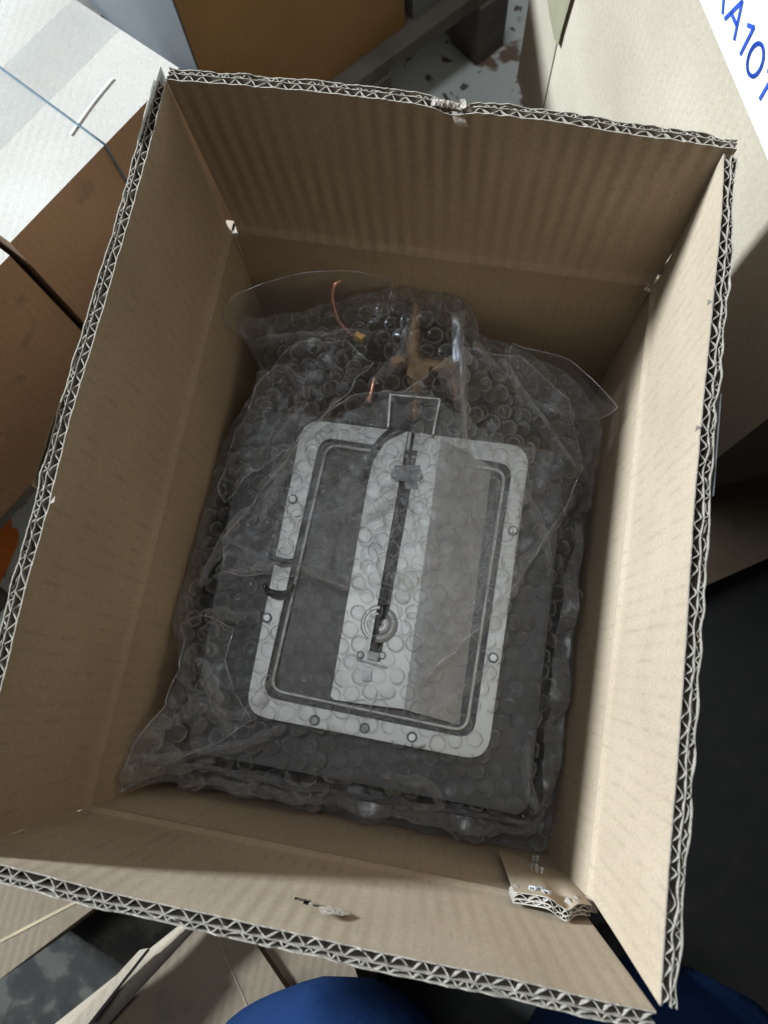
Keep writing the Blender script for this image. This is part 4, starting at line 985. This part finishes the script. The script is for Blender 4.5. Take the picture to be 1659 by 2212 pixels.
def draw(txt, x0, root):
    x = x0
    for ch in txt:
        strokes, adv = GL[ch]; mb = MB()
        for st in strokes:
            pts = densify([Vector((*q, 0)) for q in st], 3) if len(st) > 2 else [Vector((*q, 0)) for q in st]
            for p, q in zip(pts, pts[1:]):
                d = (q - p).normalized(); n = Vector((-d.y, d.x, 0)) * .042; e = d * .02
                c4 = [p - e + n, p - e - n, q + e - n, q + e + n]
                mb.box((onf(x + (p.x + q.x) / 2 * scx, base + (p.y + q.y) / 2 * capH, .0014)), (lambda D_: (D_, Vector((nR.x, nR.y, 0)), D_.cross(Vector((nR.x, nR.y, 0)))))(Vector((dR.x * d.x * scx, dR.y * d.x * scx, d.y * capH)).normalized()),
                       (math.hypot((q.x - p.x) * scx, (q.y - p.y) * capH) / 2 + .0004, .0002, .045 * scx))
        part(root, mb, 'letter', INK); x += adv * scx
draw('RA101', sA0 - .74 * scx, lab)

# right side: low carton with a raised flap, in shadow
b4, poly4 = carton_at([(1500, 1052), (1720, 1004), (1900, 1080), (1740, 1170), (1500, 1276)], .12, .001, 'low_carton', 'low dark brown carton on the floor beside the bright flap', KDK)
mb = MB(); P_ = [at(1500, 1018, .135), at(1720, 878, .165), at(1720, 1000, .121), at(1500, 1050, .121)]
mb.face(P_); mb.face([p + Vector((0, -.004, 0)) for p in P_][::-1]); mb.grid([P_[:2], [p + Vector((0, -.004, 0)) for p in P_[:2]]]); part(b4, mb, 'raised_flap', KDK)

# lower left: brown carton top
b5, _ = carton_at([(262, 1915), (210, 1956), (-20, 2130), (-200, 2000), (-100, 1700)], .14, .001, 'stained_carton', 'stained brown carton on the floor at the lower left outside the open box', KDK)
c5 = [at(0, 2030, .1405), at(0, 2037, .1405), at(215, 1925, .1405), at(213, 1919, .1405)]
mb = MB(); mb.face(c5); part(b5, mb, 'tape_edge', plain('brown_tape', (.42, .32, .20), .35))
# lower left: open carton with a bent flap
q0 = [V2(at(u, v, .16)) for u, v in ((418, 1985), (545, 2028), (640, 2170), (690, 2330), (240, 2420), (150, 2240))]
b6 = empty('open_carton', (*q0[4], .001), 'dark open carton with a pale bent flap at the bottom left edge', 'box')
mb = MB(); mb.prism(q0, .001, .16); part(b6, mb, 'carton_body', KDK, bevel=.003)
KFLAP = kraft('kraft_flap', (0.27, 0.22, 0.16), 0.007, bump=0.0001)
mb = MB(); rows = []
for k in range(9):
    a = k / 8; e1 = Vector((408 - 300 * a, 1983 + 238 * a)); e2 = Vector((440 - 225 * a, 1988 + 245 * a)); w_ = .03 * a
    rows.append([at(e1.x, e1.y, .175 + .004 * math.sin(a * 4)), at((e1.x + e2.x) / 2, (e1.y + e2.y) / 2, .192), at(e2.x, e2.y, .172)])
mb.grid(rows); mb.grid([[p + Vector((0, 0, -.005)) for p in r][::-1] for r in rows]); part(b6, mb, 'bent_flap', KFLAP, smooth=True)
mb = MB(); rows = []
for k in range(9):
    a = k / 8; u, v = 316 - 130 * a, 2052 + 165 * a
    rows.append([at(u - 18 - 22 * a, v + 4, .200), at(u, v, .202), at(u + 4, v + 4, .1985)])
mb.grid(rows); bp_ = [[p + Vector((0, 0, -.004)) for p in r] for r in rows]; mb.grid([r[::-1] for r in bp_]); mb.grid([[r[2] for r in rows], [r[2] for r in bp_]], 1); mb.grid([rows[0], bp_[0]], 1)
part(b6, mb, 'inner_flap', [KFLAP, KEDGE])
mb = MB(); mb.face([at(470, 2030, .1605), at(473, 2031, .1605), at(560, 2230, .1605), at(556, 2232, .1605)]); part(b6, mb, 'flap_seam', KFLAP)
q1 = [V2(at(u, v, .15)) for u, v in ((552, 2022), (760, 2070), (800, 2200), (700, 2330), (648, 2168))]
b7 = empty('grey_brown_carton', (*q1[3], .001), 'small grey brown carton between the dark open one and the blue knee', 'box')
mb = MB(); mb.prism(q1, .001, .15); part(b7, mb, 'carton_body', KDK, bevel=.003)

# ------------------------------------------------------------------ the person crouching behind the near flap (legs in view)
def fabric():
    m, n, l, b = mat('blue_work_trousers'); geo = N(n, 'ShaderNodeNewGeometry').outputs['Position']
    a = N(n, 'ShaderNodeTexNoise'); a.inputs['Scale'].default_value = 1400; a.inputs['Detail'].default_value = 2; l.new(geo, a.inputs['Vector'])
    g = N(n, 'ShaderNodeTexNoise'); g.inputs['Scale'].default_value = 16; g.inputs['Detail'].default_value = 4; l.new(geo, g.inputs['Vector'])
    c = ramp(n, l, g.outputs[0], [(.3, (.004, .014, .046)), (.7, (.006, .021, .070))])
    c = mixc(n, l, .5, c, ramp(n, l, a.outputs[0], [(.3, (.003, .010, .034)), (.7, (.010, .030, .092))]))
    l.new(c, b.inputs['Base Color']); b.inputs['Roughness'].default_value = .9; b.inputs['Specular IOR Level'].default_value = .1
    bp = N(n, 'ShaderNodeBump'); bp.inputs['Distance'].default_value = .006; l.new(math_n(n, l, 'ADD', g.outputs[0], math_n(n, l, 'MULTIPLY', a.outputs[0], .06)), bp.inputs['Height']); l.new(bp.outputs[0], b.inputs['Normal'])
    return m
TROU = fabric()
kl = at(742, 2190, .40); kr = at(1535, 2150, .34)
person = empty('person', (.08, -.62, 0), 'crouching person in blue work trousers at the bottom edge, knees against the box', 'person')
def skinned(verts, edges, radii, name, m, root_i=0, lv=2):
    me = D.meshes.new(name); me.from_pydata([tuple(v) for v in verts], edges, []); o = D.objects.new(name, me); COL.objects.link(o)
    o.modifiers.new('skin', 'SKIN').use_smooth_shade = True
    sk = me.skin_vertices[0].data if me.skin_vertices else None
    if sk is None:
        bpy.context.view_layer.objects.active = o; bpy.ops.object.modifier_add(type='SKIN'); o.modifiers.remove(o.modifiers[-1]); sk = me.skin_vertices[0].data
    for i, r in enumerate(radii): sk[i].radius = (r, r) if isinstance(r, float) else r
    sk[root_i].use_root = True
    s = o.modifiers.new('sub', 'SUBSURF'); s.levels = lv; s.render_levels = lv
    me.materials.append(m); o.parent = person; o.matrix_parent_inverse = Matrix.Translation(-Vector(person.location)); return o
hipc = Vector((.12, -.80, .33))
kl2 = at(835, 2232, .36); kr2 = at(1440, 2240, .33)
V_ = [hipc, hipc + Vector((-.09, .02, 0)), hipc.lerp(kl2, .5) + Vector((-.05, 0, .03)), kl2, Vector((-.03, -.40, .20)), Vector((-.02, -.46, .085)),
      hipc + Vector((.09, .02, 0)), hipc.lerp(kr2, .5) + Vector((.05, 0, .03)), kr2, Vector((.25, -.38, .19)), Vector((.25, -.44, .085)),
      hipc + Vector((0, -.02, .20)), hipc + Vector((0, .06, .40)), hipc + Vector((-.02, .12, .50))]
E_ = [(0, 1), (1, 2), (2, 3), (3, 4), (4, 5), (0, 6), (6, 7), (7, 8), (8, 9), (9, 10), (0, 11)]
skinned(V_[:12], E_, [.13, .085, .050, .050, .066, .052, .11, .10, .090, .068, .052, .14], 'trousers', TROU)
SHOE = plain('dark_shoe', (.02, .02, .022), .6); SHIRT = plain('navy_sweater', (.012, .016, .04), .95, 0, .2, 300, .001)
for x, y in ((-.02, -.44), (.25, -.42)):
    skinned([Vector((x, y - .05, .045)), Vector((x, y + .02, .05)), Vector((x, y + .10, .034)), Vector((x, y + .15, .03))], [(0, 1), (1, 2), (2, 3)], [.040, .043, .036, .026], 'shoe', SHOE)
